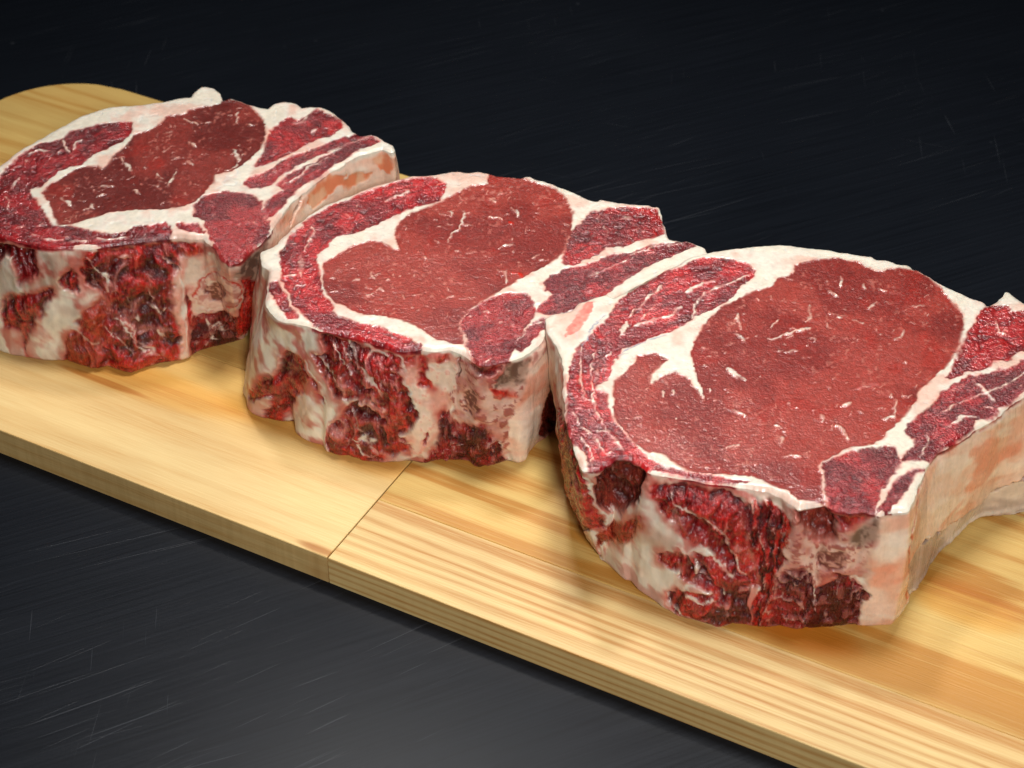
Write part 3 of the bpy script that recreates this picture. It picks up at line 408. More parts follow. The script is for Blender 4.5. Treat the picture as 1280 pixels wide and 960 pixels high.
def tissue(kind, P, sd, side, aux=None):
    """colour (display 0..255), relief (cm), roughness of one kind of tissue at points P (cm)"""
    x, y = P[:, 0], P[:, 1]; N = len(P); one = np.ones(N)
    T = lambda *c: np.tile(C3(*c), (N, 1))
    if kind in ('eye', 'eye1'):
        n = fbm(x*.55+sd, y*.55, 3); f = fbm(x*11+sd, y*11, 3); g = ridge(x*3.2+fbm(x*2, y*2)*1.5, y*7+sd, 3)
        a, b = ((172, 66, 54), (144, 46, 38)) if kind == 'eye' else ((146, 54, 44), (114, 36, 29))  # eye1: darker copy, the far steak's dimmer light put into its colour
        c = mixc(T(*b), T(*a), sstep(.36, .62, n))
        c = mixc(c, T(174, 44, 32), sstep(.62, .75, fbm(x*.9+7, y*.9+sd, 3))*.5)
        c = c*(.90+.16*f+.10*(g-.5))[:, None]
        sp = sstep(.80, .86, vn2(x*8+sd, y*8+f*2))*sstep(.42, .6, vn2(x*.9+3, y*.9+sd))
        c = mixc(c, T(222, 150, 132), sp*.5)
        w2 = ridge(x*2.0+1.6*fbm(x*1.3, y*1.3+sd), y*2.4+sd, 3); sp2 = sstep(.93, .98, w2)*sstep(.52, .68, vn2(x*1.3+sd, y*1.3))
        c = mixc(c, T(216, 140, 124), sp2*.3)
        return c, -.03+.003*(f-.5)+.004*(g-.5)+.004*sp, .34+.12*f
    if kind in ('cap', 'cap1', 'chain', 'side', 'long'):
        f = fbm(x*12+sd, y*12, 3); n = fbm(x*1.2+sd, y*1.2, 3)
        wx = x+.22*(fbm(x*2.1, y*2.1+sd)-.5)*2; wy = y+.22*(fbm(x*2.1+31, y*2.1+sd)-.5)*2
        cells = ridge(wx*3.0+sd, wy*3.4, 2)
        if aux is not None and kind in ('cap', 'cap1', 'long', 'side'):      # fibres run along the rim
            wq = .35*(fbm(x*1.4+sd, y*1.4, 3)-.5); a_ = aux[:, 0]; d_ = aux[:, 1]+wq
            st_ = ridge(a_*.8+sd, d_*6.5, 3); st2_ = ridge(a_*2.2+sd, d_*15, 2)
            cells = .5*cells+.5*ridge(a_*.9+9+sd, d_*4.2, 2)+.04
        pal = dict(cap=((136, 8, 16), (204, 32, 34)), cap1=((108, 8, 14), (168, 24, 28)), chain=((120, 14, 20), (176, 40, 40)),  # cap1 likewise darkened for the weaker light on the far steak
                   side=((124, 8, 12), (188, 26, 26)), long=((122, 12, 20), (184, 38, 42)))[kind]
        c = mixc(T(*pal[0]), T(*pal[1]), sstep(.38, .64, n))
        c = c*(.80+.36*f)[:, None]
        if aux is not None and kind in ('cap', 'cap1', 'long', 'side'):
            c = mixc(c, T(84, 3, 8), sstep(.60, .34, st_)*.65); c = mixc(c, T(222, 142, 138), sstep(.86, .95, st_)*.6*sstep(.35, .6, vn2(x*1.3+sd, y*1.3+2)))
            c = mixc(c, T(214, 80, 82), sstep(.84, .95, st2_)*.4)
        k = dict(cap=.38, cap1=.26, chain=.40, side=.22, long=.48)[kind]
        vein = sstep(.84, .95, cells)*sstep(.34, .56, vn2(x*1.9+sd, y*1.9+5)); k3 = ridge(wx*6.5+sd, wy*4.2+3, 3)
        c = mixc(c, T(226, 168, 164), vein*min(k*1.7, .8)); c = mixc(c, T(206, 104, 104), sstep(.80, .92, k3)*.5)
        c = mixc(c, T(60, 2, 6), sstep(.80, .90, ridge(wx*2.6+9, wy*2.6+sd, 2))*.45)
        sp = sstep(.72, .8, vn2(x*7+sd, y*7)); c = mixc(c, T(205, 110, 112), sp*.32)
        return c, -.035+.030*(f-.5)-.03*sstep(.8, .92, ridge(wx*2.6+9, wy*2.6+sd, 2))+.016*vein, .30+.1*f
    if kind == 'rosy':
        f = fbm(x*1.6+sd, y*1.6, 4); return mixc(T(236, 186, 150), T(230, 138, 98), sstep(.4, .62, f)), .02*f, .3*one
    if kind == 'pinkfat':
        f = fbm(x*7+sd, y*7, 3); return mixc(T(206, 96, 86), T(228, 176, 156), f), .01*f, .4*one
    if kind in ('fat', 'pale', 'fatw'):
        c, d, r_ = fat_base(P, sd)
        if kind == 'pale': c = mixc(c, T(214, 150, 134), .5*one)
        return c, d+.008, r_
    if kind == 'pink': return T(200, 110, 108), 0*x, .4*one
    if kind == 'pinklump': return T(240, 186, 170)*(.8+.3*fbm(x*8, y*8))[:, None], .07*one, .4*one
    if kind == 'sinew': return T(158, 160, 172), -.03*one, .2*one
    if kind == 'red': return T(196, 44, 30), -.01*one, .3*one
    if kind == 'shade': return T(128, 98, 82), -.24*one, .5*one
    # ----- tissues of the cut and torn side (x runs along the side, y downward)
    wob = fbm(x*.9+sd, y*.9, 3)
    if kind in ('wm', 'wmr', 'dark', 'brown', 'orange', 'bright'):
        u, v_ = rot(P, 0); u = u+y*.35*np.sin(x*.9+sd)+1.1*(wob-.5)
        st = ridge(u*2.6+sd, y*.75+sd, 3); st2 = ridge(u*7+3, y*1.6+sd, 2); f = fbm(x*10, y*10+sd, 3)
        pal = dict(wm=((96, 8, 10), (204, 40, 36)), wmr=((140, 12, 14), (210, 38, 34)), dark=((78, 6, 9), (156, 24, 26)),
                   brown=((84, 22, 14), (146, 52, 38)), orange=((142, 34, 20), (186, 66, 42)), bright=((170, 26, 20), (222, 64, 48)))[kind]
        t = sstep(.42, .86, .55*st+.25*st2+.3*f)
        c = mixc(T(*pal[0]), T(*pal[1]), t)*(.8+.35*f)[:, None]
        kk = dict(wm=.7, wmr=.3, dark=.22, brown=.2, orange=.2, bright=.3)[kind]
        pv = sstep(.84, .93, ridge(u*1.25+5+sd, y*.38, 2))*sstep(.40, .6, vn2(x*1.3+sd, y*1.1+7)); pv = np.maximum(pv, .9*sstep(.84, .92, ridge(u*3.6+sd, y*.5+2, 3))*sstep(.35, .55, vn2(x*2+sd, y*1.4)))
        c = mixc(c, T(44, 3, 6), sstep(.50, .34, st)*(.45 if kind in ('wm', 'wmr') else 0.)); c = mixc(c, T(230, 172, 162), pv*kk)
        sp = sstep(.72, .80, vn2(x*6.5+sd, y*5)); c = mixc(c, T(214, 120, 112), sp*kk*.4)
        dep = dict(wm=-.10, wmr=-.06, dark=-.17, brown=-.25, orange=-.03, bright=.02)[kind]
        return c, dep+.24*(st-.62)+.05*(st2-.6)+.05*(f-.5)+.06*pv, .26+.12*f
    if kind == 'shred':
        q = x+.5*(fbm(x*1.5, y*1.5+sd, 3)-.5); f = fbm(q*8+sd, y*3.4, 4); n = fbm(q*3.2, y*1.6+sd, 3); st = ridge(q*4.4+sd, y*1.3, 3)
        c = mixc(T(112, 10, 12), T(206, 44, 36), sstep(.34, .6, n)); c = mixc(c, T(238, 200, 182), sstep(.54, .64, f)*.85*sstep(.6, .8, st))
        c = mixc(c, T(44, 4, 4), sstep(.42, .32, f)*.8)
        return c, .16*(f-.5)+.30*(st-.7), .3*one
    if kind == 'web':
        wx = x+.5*(fbm(x*2.4, y*2.4+sd)-.5); wy = y+.5*(fbm(x*2.4+9, y*2.4+sd)-.5)
        cells = ridge(wx*1.9+sd, wy*1.5, 2); f = fbm(x*9, y*9+sd, 3); n = fbm(x*1.5, y*1.5+sd)
        c = mixc(T(86, 12, 16), T(164, 38, 40), sstep(.35, .65, n+.3*(f-.5)))
        m = sstep(.83, .92, cells+.16*(f-.5)); c = mixc(c, T(226, 176, 160), m*.85)
        sp = sstep(.66, .74, vn2(x*5+sd, y*5)); c = mixc(c, T(210, 140, 128), sp*.5)
        return c, -.10+.12*m+.10*(f-.5)+.06*sp, .3*one
    if kind == 'gristle':
        f = fbm(x*6+sd, y*6, 4); n = fbm(x*1.6+sd, y*1.6, 3)
        c = mixc(T(226, 186, 168), T(200, 132, 118), sstep(.4, .65, n)); c = mixc(c, T(132, 52, 46), sstep(.56, .66, f)*.7)
        return c*(.88+.2*f)[:, None], .02+.09*(f-.5), .42*one
    if kind == 'fatpink':
        f = fbm(x*6+sd, y*6, 4); n = fbm(x*1.1+sd, y*1.1, 3)
        c = mixc(T(232, 206, 184), T(222, 160, 140), sstep(.42, .66, n)); c = mixc(c, T(196, 96, 84), sstep(.64, .74, f)*.35)
        return c*(.9+.16*f)[:, None], .03+.05*(f-.5), .4*one
    if kind == 'tanfat':
        f = fbm(x*3+.8*y+sd, y*2.0, 4); n = fbm(x*.9+sd, y*.9, 3); st = ridge(x*1.6+.7*y+sd, y*.7, 3)
        c = mixc(T(234, 224, 206), T(198, 166, 144), sstep(.42, .7, n)); c = mixc(c, T(240, 232, 214), sstep(.7, .9, st)*.6)
        c = mixc(c, T(176, 62, 52), sstep(.48, .66, fbm(x*1.5+.6*y+5+sd, y*1.3, 4))*.65)
        return c*(.88+.2*f)[:, None], .06*(n-.5)+.03*(st-.5), .36*one
    if kind == 'spongy':
        f = fbm(x*9+sd, y*9, 3); c = mixc(T(108, 52, 46), T(196, 140, 124), sstep(.4, .62, f)); return c, .05*(f-.5)-.04, .4*one
    if kind == 'grey':
        f = fbm(x*4+sd, y*4, 4); c = mixc(T(104, 76, 62), T(168, 136, 118), sstep(.4, .62, f)); return c, .03*(f-.5), .32*one
    if kind == 'bonecut':
        f = fbm(x*5+sd, y*5, 4); c = mixc(T(196, 134, 122), T(228, 190, 172), sstep(.36, .6, f)); return c, .05+.04*(f-.5), .38*one
    if kind in ('peach', 'greyfat'):
        u, v_ = rot(P, -18); f = fbm(u*.5+sd, v_*1.3, 3); n = fbm(x*.55+sd, y*.8, 3); g = fbm(x*9, y*9, 3)
        if kind == 'peach':
            c = mixc(T(238, 206, 184), T(232, 176, 148), sstep(.40, .66, n)); c = mixc(c, T(244, 230, 210), sstep(.48, .66, f)*.7)
            c = mixc(c, T(222, 118, 86), sstep(.56, .74, fbm(x*.7+4, y*1.0+sd, 3))*.5)
        else:
            c = mixc(T(226, 208, 188), T(186, 166, 150), sstep(.42, .66, f))
        return c*(.94+.1*g)[:, None], (.03 if kind == 'peach' else -.14)+.08*(f-.5)+.002*(g-.5), .26*one
    raise KeyError(kind)
MARB = dict(eye=.16, eye1=.16, cap=.28, cap1=.28, chain=.4, side=.28, long=.4, wm=.45, wmr=.4, dark=.35, brown=.5, orange=.4, bright=.3, shred=.8, web=.9)
PARTS = ['fat', 'eye_muscle', 'cap_muscle', 'chain_muscle', 'side_muscle', 'rib_muscle', 'trimmed_muscle', 'torn_edge', 'rib_bone']
def paint(P, layers, sd, side, specks=(), aux=None):
    N = len(P)
    wx = P[:, 0]+.055*(fbm(P[:, 0]*2.2, P[:, 1]*2.2+sd, 2)-.5)*2+.035*(vn2(P[:, 0]*8, P[:, 1]*8+sd)-.5)*2
    wy = P[:, 1]+.055*(fbm(P[:, 0]*2.2+50, P[:, 1]*2.2+sd, 2)-.5)*2+.035*(vn2(P[:, 0]*8+70, P[:, 1]*8+sd)-.5)*2
    if side:      # torn tissue has ragged borders
        wx = wx+.22*(fbm(P[:, 0]*3, P[:, 1]*3+sd, 3)-.5)+.34*(fbm(P[:, 0]*1.2, P[:, 1]*1.6+sd, 2)-.5); wy = wy+.2*(fbm(P[:, 0]*3+9, P[:, 1]*2+sd, 3)-.5)
    Q = np.c_[wx, wy]
    Qr = Q+np.c_[.13*(fbm(P[:, 0]*5+11, P[:, 1]*5+sd, 3)-.5), .13*(fbm(P[:, 0]*5+71, P[:, 1]*5+sd, 3)-.5)]
    soft = .016+.07*sstep(.45, .75, fbm(P[:, 0]*1.6+sd, P[:, 1]*1.6, 2))
    if side:
        col, dis, rgh = tissue('tanfat', P, sd, True)
        c2, d2, r2 = fat_base(P, sd); t = sstep(.45, .62, fbm(P[:, 0]*.7+3, P[:, 1]*.7+sd, 3)); col = mixc(col, c2, t*.45)
        gs = ridge(P[:, 0]*1.3+sd+.5*np.sin(P[:, 1]), P[:, 1]*.5, 3); dis = dis+.10*(gs-.6)
    else:
        col, dis, rgh = fat_base(P, sd)
    part = np.zeros(N, int); mar = np.zeros(N)
    def put(idx, m, kind, flip=1.):
        nonlocal col, dis, rgh
        mar[idx] = mar[idx]*(1-m)+MARB.get(kind, 0)*m
        c, d, r_ = tissue(kind, P[idx], sd, side, None if aux is None else aux[idx])
        if kind in MARB: c = c*((.90, .86, .86) if not side else (.92, .86, .84))
        col[idx] = mixc(col[idx], c, m); dis[idx] = dis[idx]*(1-m)+d*m; rgh[idx] = rgh[idx]*(1-m)+r_*m
    for l in layers:
        if l[0] in 'pw' and (l[0] == 'w') == side:
            V = np.array(l[3], float); lo, hi = V.min(0)-.3, V.max(0)+.3
            idx = np.nonzero(((P > lo) & (P < hi)).all(1))[0]
            if len(idx) == 0 or len(V) < 3: continue
            d = poly_sd((Q if l[1] in ('eye', 'eye1') else Qr)[idx], V); e = (.03+.16*sstep(.4, .7, fbm(P[idx, 0]*1.1+sd, P[idx, 1]*1.1, 2))) if side else soft[idx]
            m = sstep(-e, e, d+(0 if side else .045))
            if l[1] in ('cap', 'cap1', 'eye', 'eye1', 'chain', 'side', 'long'):   # a thin pink film where lean meets fat
                ring = np.exp(-((d+.04)/.07)**2)*.8*sstep(.35, .7, fbm(P[idx, 0]*2.2+sd, P[idx, 1]*2.2+4, 2)); col[idx] = mixc(col[idx], np.tile(C3(222, 160, 142), (len(idx), 1)), ring)
            if side and l[1] in ('wm', 'wmr', 'brown', 'orange', 'web', 'dark', 'shred'):
                ring = np.exp(-((d+.06)/.15)**2)*.75*sstep(.3, .65, fbm(P[idx, 0]*1.8+sd, P[idx, 1]*1.8+4, 3)); col[idx] = mixc(col[idx], np.tile(C3(188, 92, 78), (len(idx), 1)), ring)
            k = m > 0; put(idx[k], m[k], l[1])
            if side and l[1] in ('wm', 'brown', 'orange', 'web', 'dark'): dis[idx[k]] += .13*sstep(0, .45, d[k])*(-.6 if l[1] in ('brown', 'dark') else 1)
            part[idx[d > (0 if side else -.045)]] = PARTS.index(l[2])
        elif (l[0] == 'ws') == side and l[0] in ('s', 'ws'):
            V = np.array(l[3], float); W = l[2]/2; lo, hi = V.min(0)-W-.2, V.max(0)+W+.2
            idx = np.nonzero(((P > lo) & (P < hi)).all(1))[0]
            if len(idx) == 0: continue
            D = np.full(len(idx), 9.); n = len(V)-1; tt = np.zeros(len(idx))
            for i in range(n):
                d, t = seg_dist(Qr[idx], V[i], V[i+1]); up = d < D; D[up] = d[up]; tt[up] = (i+t[up])/n
            taper = .55+.45*np.sin(np.pi*np.clip(tt, .02, .98))**.5
            wd = W*taper*(.35+1.1*vn2(Q[idx, 0]*6+sd, Q[idx, 1]*6))
            m = sstep(wd+.03, wd-.02, D)*(.55+.45*sstep(.3, .6, vn2(Q[idx, 0]*4+sd, Q[idx, 1]*4+9))); k = m > 0
            if k.any(): put(idx[k], m[k]*(.92 if l[1] != 'pink' else .5), l[1])
    for (A, B, wd, al) in specks:
        lo = np.minimum(A, B)-.12; hi = np.maximum(A, B)+.12
        idx = np.nonzero((P[:, 0] > lo[0]) & (P[:, 0] < hi[0]) & (P[:, 1] > lo[1]) & (P[:, 1] < hi[1]))[0]
        if len(idx) == 0: continue
        d, t = seg_dist(Q[idx], A, B); m = sstep(wd+.014, wd-.014, d)*al; k = m > 0
        if k.any(): put(idx[k], m[k], 'pale')
    return col, dis, rgh, part, mar
def make_specks(layers, sd, n_eye):
    rs = np.random.RandomState(sd); out = []
    for l in layers:
        if l[0] != 'p' or l[1] not in ('eye', 'eye1', 'cap', 'cap1', 'chain', 'long', 'side'): continue
        V = np.array(l[3], float); lo, hi = V.min(0), V.max(0)
        n = n_eye if l[1] in ('eye', 'eye1') else int(3.2*np.prod(hi-lo))
        c = rs.rand(n*2, 2)*(hi-lo)+lo; c = c[poly_sd(c, V) > .08][:n]
        for q in c:
            clump = vn2(q[0]*.8+sd, q[1]*.8)
            if rs.rand() > clump*1.5: continue
            L = rs.gamma(1.6, .055); a = rs.normal(.35, .7) if rs.rand() < .7 else rs.rand()*3.14
            v = np.array([math.cos(a), math.sin(a)])*L/2
            out.append((q-v, q+v, rs.uniform(.006, .022)+.014*(rs.rand() < .12), rs.uniform(.25, .85)))
    return out
# ---------------------------------------------------------------- materials
def node_mat(name):
    m = bpy.data.materials.new(name); m.use_nodes = True; nt = m.node_tree
    return m, nt, nt.nodes['Principled BSDF']
def N_(nt, t, **k):
    n = nt.nodes.new(t)
    for a, b in k.items(): setattr(n, a, b)
    return n
def tissue_mat(name, bumpd, scale, coat, marb=0., sss=.35):
    m, nt, b = node_mat(name); L = nt.links.new
    at = N_(nt, 'ShaderNodeAttribute', attribute_name='tissue'); rg = N_(nt, 'ShaderNodeAttribute', attribute_name='wet')
    tc = N_(nt, 'ShaderNodeTexCoord')
    n1 = N_(nt, 'ShaderNodeTexNoise'); n1.inputs['Scale'].default_value = scale; n1.inputs['Detail'].default_value = 4
    n2 = N_(nt, 'ShaderNodeTexNoise'); n2.inputs['Scale'].default_value = scale*2.4; n2.inputs['Detail'].default_value = 3
    st = N_(nt, 'ShaderNodeMapping'); st.inputs['Rotation'].default_value = (0, math.radians(14), 0); st.inputs['Scale'].default_value = (1, 1, .30)    # muscle fibres run down through the slab
    L(tc.outputs['Object'], st.inputs['Vector']); L(st.outputs[0], n1.inputs['Vector']); L(st.outputs[0], n2.inputs['Vector'])
    mr = N_(nt, 'ShaderNodeMapRange'); mr.inputs[1].default_value = .3; mr.inputs[2].default_value = .7; mr.inputs[3].default_value = .92 if name != 'wet_lean_meat' else .84; mr.inputs[4].default_value = 1.06 if name != 'wet_lean_meat' else 1.16
    L(n1.outputs[0], mr.inputs[0])
    mx = N_(nt, 'ShaderNodeVectorMath', operation='SCALE'); L(at.outputs['Color'], mx.inputs[0]); L(mr.outputs[0], mx.inputs['Scale'])
    if marb:
        nr = N_(nt, 'ShaderNodeTexNoise', noise_type='RIDGED_MULTIFRACTAL'); nr.inputs['Scale'].default_value = 170; nr.inputs['Detail'].default_value = 3; nr.inputs['Distortion'].default_value = .8
        nd = N_(nt, 'ShaderNodeTexNoise'); nd.inputs['Scale'].default_value = 520; nd.inputs['Detail'].default_value = 5; nd.inputs['Distortion'].default_value = .6
        ma = N_(nt, 'ShaderNodeAttribute', attribute_name='marbling')
        L(st.outputs[0], nr.inputs['Vector']); L(st.outputs[0], nd.inputs['Vector'])
        def rng(src, lo, hi, top):
            q = N_(nt, 'ShaderNodeMapRange'); q.interpolation_type = 'SMOOTHSTEP'; L(src, q.inputs[0]); q.inputs[1].default_value = lo; q.inputs[2].default_value = hi; q.inputs[4].default_value = top
            r_ = N_(nt, 'ShaderNodeMath', operation='MULTIPLY'); L(q.outputs[0], r_.inputs[0]); L(ma.outputs['Fac'], r_.inputs[1]); return r_.outputs[0]
        m1 = N_(nt, 'ShaderNodeMix', data_type='RGBA'); L(rng(nd.outputs[0], .46, .34, .9), m1.inputs['Factor']); L(mx.outputs[0], m1.inputs['A']); m1.inputs['B'].default_value = (.035, .004, .006, 1)
        m2 = N_(nt, 'ShaderNodeMix', data_type='RGBA'); L(rng(nr.outputs[0], 1.02, 1.5, .55), m2.inputs['Factor']); L(m1.outputs['Result'], m2.inputs['A']); m2.inputs['B'].default_value = (.58, .27, .24, 1)
        m3 = N_(nt, 'ShaderNodeMix', data_type='RGBA'); L(rng(nd.outputs[0], .62, .70, .7), m3.inputs['Factor']); L(m2.outputs['Result'], m3.inputs['A']); m3.inputs['B'].default_value = (.62, .33, .29, 1)
        L(m3.outputs['Result'], b.inputs['Base Color'])
    else: L(mx.outputs[0], b.inputs['Base Color'])
    ra = N_(nt, 'ShaderNodeMath', operation='MULTIPLY_ADD'); L(n2.outputs[0], ra.inputs[0]); ra.inputs[1].default_value = .3; L(rg.outputs['Fac'], ra.inputs[2])
    rb = N_(nt, 'ShaderNodeMath', operation='SUBTRACT'); L(ra.outputs[0], rb.inputs[0]); rb.inputs[1].default_value = .12; L(rb.outputs[0], b.inputs['Roughness']); rb.inputs[1].default_value = .20 if marb else .12
    bp = N_(nt, 'ShaderNodeBump'); bp.inputs['Distance'].default_value = bumpd; bp.inputs['Strength'].default_value = .45
    ad = N_(nt, 'ShaderNodeMath', operation='ADD'); L(n1.outputs[0], ad.inputs[0]); L(n2.outputs[0], ad.inputs[1]); L(ad.outputs[0], bp.inputs['Height'])
    L(bp.outputs[0], b.inputs['Normal'])
    if marb:
        bs = N_(nt, 'ShaderNodeMath', operation='MULTIPLY_ADD', use_clamp=True); L(ma.outputs['Fac'], bs.inputs[0]); bs.inputs[1].default_value = 1.2; bs.inputs[2].default_value = .02; L(bs.outputs[0], bp.inputs['Strength'])
    b.inputs['Coat Weight'].default_value = coat; b.inputs['Coat Roughness'].default_value = .10
    L(bp.outputs[0], b.inputs['Coat Normal']); b.inputs['Specular IOR Level'].default_value = .45
    b.subsurface_method = 'BURLEY'; b.inputs['Subsurface Weight'].default_value = sss; b.inputs['Subsurface Radius'].default_value = (1, .42, .30); b.inputs['Subsurface Scale'].default_value = .0011
    return m
M_LEAN = tissue_mat('wet_lean_meat', .0014, 620, .6, 1.)
M_FAT = tissue_mat('firm_fat', .0003, 260, .25)
M_BONE = tissue_mat('membrane_and_bone', .0003, 260, .4)
MATS = dict(fat=M_FAT, rib_bone=M_BONE)
def wood_mat(name, seed, face, dark, ring, contrast, coarse, tilt=0., gold=None, stains=(), sawn_shade=.45):
    """grain runs along the object's x; ring lines, fine fibre and slow tone drift"""
    m, nt, b = node_mat(name); L = nt.links.new
    tc = N_(nt, 'ShaderNodeTexCoord')
    mp = N_(nt, 'ShaderNodeMapping'); mp.inputs['Location'].default_value = (seed*1.7, seed*.31, seed*.7); mp.inputs['Rotation'].default_value = (0, 0, tilt)
    L(tc.outputs['Object'], mp.inputs['Vector'])
    def nz(sx, sy, sz, sc, det, dist=0.):
        q = N_(nt, 'ShaderNodeMapping'); q.inputs['Scale'].default_value = (sx, sy, sz); L(mp.outputs[0], q.inputs['Vector'])
        n = N_(nt, 'ShaderNodeTexNoise'); n.inputs['Scale'].default_value = sc; n.inputs['Detail'].default_value = det; n.inputs['Distortion'].default_value = dist
        L(q.outputs[0], n.inputs['Vector']); return n.outputs[0]
    broad = nz(1.0, 7, 7, ring, 2, .6); fibre = nz(1, 30, 30, 60, 4); drift = nz(1, 2.5, 2.5, 9, 3); slow = nz(.45, 4, 4, 6, 2, .3)
    # rings: sine of the slow field plus across coordinate
    sx = N_(nt, 'ShaderNodeSeparateXYZ'); L(mp.outputs[0], sx.inputs[0])
    def M(op, a, b_, c_=None):
        q = N_(nt, 'ShaderNodeMath', operation=op)
        for i, v in enumerate((a, b_, c_)):
            if v is None: continue
            if isinstance(v, (int, float)): q.inputs[i].default_value = v
            else: L(v, q.inputs[i])
        return q.outputs[0]
    yz = M('MULTIPLY_ADD', sx.outputs[2], 1.6, sx.outputs[1])
    ph = M('ADD', M('MULTIPLY_ADD', yz, coarse, M('MULTIPLY', slow, 26.)), M('MULTIPLY', nz(.25, 26, 26, 4, 2), 13.))
    rg = M('MULTIPLY_ADD', M('SINE', ph, 0), .5, .5)
    rg = M('POWER', rg, 1.6)
    t = M('MULTIPLY_ADD', rg, .55*contrast, M('MULTIPLY', broad, .75))
    nl = N_(nt, 'ShaderNodeTexNoise', noise_type='RIDGED_MULTIFRACTAL'); ql = N_(nt, 'ShaderNodeMapping'); ql.inputs['Scale'].default_value = (.35, 22, 22); L(mp.outputs[0], ql.inputs['Vector']); L(ql.outputs[0], nl.inputs['Vector'])
    nl.inputs['Scale'].default_value = 14; nl.inputs['Detail'].default_value = 3
    ml_ = N_(nt, 'ShaderNodeMapRange'); ml_.interpolation_type = 'SMOOTHSTEP'; L(nl.outputs[0], ml_.inputs[0]); ml_.inputs[1].default_value = .9; ml_.inputs[2].default_value = 1.5; ml_.inputs[4].default_value = .30
    t = M('ADD', M('ADD', t, ml_.outputs[0]), M('MULTIPLY', M('SUBTRACT', fibre, .5), .6))
    cr = N_(nt, 'ShaderNodeValToRGB'); e = cr.color_ramp.elements
    e[0].position = .18; e[0].color = (*lin(face), 1); e[1].position = .86; e[1].color = (*lin(dark), 1)
    k = e.new(.52); k.color = (*((lin(face)*.62+lin(dark)*.38)), 1)
    L(t, cr.inputs[0])
    mr = N_(nt, 'ShaderNodeMapRange'); mr.inputs[1].default_value = .3; mr.inputs[2].default_value = .7; mr.inputs[3].default_value = .86; mr.inputs[4].default_value = 1.08; L(drift, mr.inputs[0])
    sc = N_(nt, 'ShaderNodeVectorMath', operation='SCALE'); L(cr.outputs[0], sc.inputs[0]); L(mr.outputs[0], sc.inputs['Scale'])
    last = sc.outputs[0]; raw = N_(nt, 'ShaderNodeSeparateXYZ'); L(tc.outputs['Object'], raw.inputs[0])
    def MR(src, lo, hi, a_, b_):
        q = N_(nt, 'ShaderNodeMapRange'); q.interpolation_type = 'SMOOTHSTEP'; L(src, q.inputs[0])
        for i_, v_ in enumerate((lo, hi, a_, b_)): q.inputs[i_+1].default_value = v_
        return q.outputs[0]
    def tint(fac, colr_):
        nonlocal last
        q = N_(nt, 'ShaderNodeMix', data_type='RGBA', blend_type='MULTIPLY'); L(fac, q.inputs['Factor']); L(last, q.inputs['A']); q.inputs['B'].default_value = (*colr_, 1); last = q.outputs['Result']
    if gold:
        yy = M('ADD', raw.outputs[1], M('MULTIPLY', M('SUBTRACT', slow, .5), .06)); tint(MR(yy, gold[0], gold[1], 0, 1), (1.0, .88, .60))
    for (su, sv, ru, rv, colr_) in stains:
        a_ = M('DIVIDE', M('SUBTRACT', raw.outputs[0], su), ru); b_ = M('DIVIDE', M('SUBTRACT', raw.outputs[1], sv), rv)
        r2 = M('ADD', M('ADD', M('MULTIPLY', a_, a_), M('MULTIPLY', b_, b_)), M('MULTIPLY', M('SUBTRACT', drift, .5), 2.2)); tint(MR(r2, .3, 1.3, .9, 0), colr_)
    # sawn long edge: rough cross marks left by the blade; greyish tint also paints in its shade
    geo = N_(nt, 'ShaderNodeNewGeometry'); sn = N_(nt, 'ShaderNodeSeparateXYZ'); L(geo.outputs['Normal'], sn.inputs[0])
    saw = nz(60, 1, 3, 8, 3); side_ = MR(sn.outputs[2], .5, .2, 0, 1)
    tint(M('MULTIPLY', side_, MR(saw, .35, .65, sawn_shade, .45*sawn_shade)), (.66, .62, .52))
    L(last, b.inputs['Base Color'])
    b.inputs['Roughness'].default_value = .5
    bp = N_(nt, 'ShaderNodeBump'); bp.inputs['Distance'].default_value = .0004; bp.inputs['Strength'].default_value = .35; L(fibre, bp.inputs['Height']); L(bp.outputs[0], b.inputs['Normal'])
    return m, nt, b, sc.outputs[0], tc, mp
# ---------------------------------------------------------------- mesh helpers
def mesh_obj(name, V, F, mat, parent=None, attrs=None, normals=None, smooth=True):
    me = bpy.data.meshes.new(name); V = np.asarray(V, np.float32); F = np.asarray(F, np.int32)
    me.vertices.add(len(V)); me.vertices.foreach_set('co', V.ravel())
    k = F.shape[1]; me.loops.add(F.size); me.loops.foreach_set('vertex_index', F.ravel())
    me.polygons.add(len(F)); me.polygons.foreach_set('loop_start', np.arange(0, F.size, k, dtype=np.int32)); me.polygons.foreach_set('loop_total', np.full(len(F), k, np.int32))
    me.update(calc_edges=True)
    if smooth: me.polygons.foreach_set('use_smooth', np.ones(len(F), bool))
    if attrs:
        for a, (typ, dat) in attrs.items():
            at = me.attributes.new(a, typ, 'POINT'); at.data.foreach_set('color' if typ == 'FLOAT_COLOR' else 'value', np.asarray(dat, np.float32).ravel())
    if normals is not None: me.normals_split_custom_set_from_vertices(normals.tolist())
    me.materials.append(mat)
    o = bpy.data.objects.new(name, me); COL.objects.link(o)
    if parent is not None: o.parent = parent
    return o
def vert_normals(V, F):
    n = np.zeros_like(V); fn = np.cross(V[F[:, 2]]-V[F[:, 0]], V[F[:, 3]]-V[F[:, 1]])
    for k in range(4):
        for c in range(3): n[:, c] += np.bincount(F[:, k], fn[:, c], len(V))
    return n/np.maximum(np.linalg.norm(n, axis=1), 1e-12)[:, None]
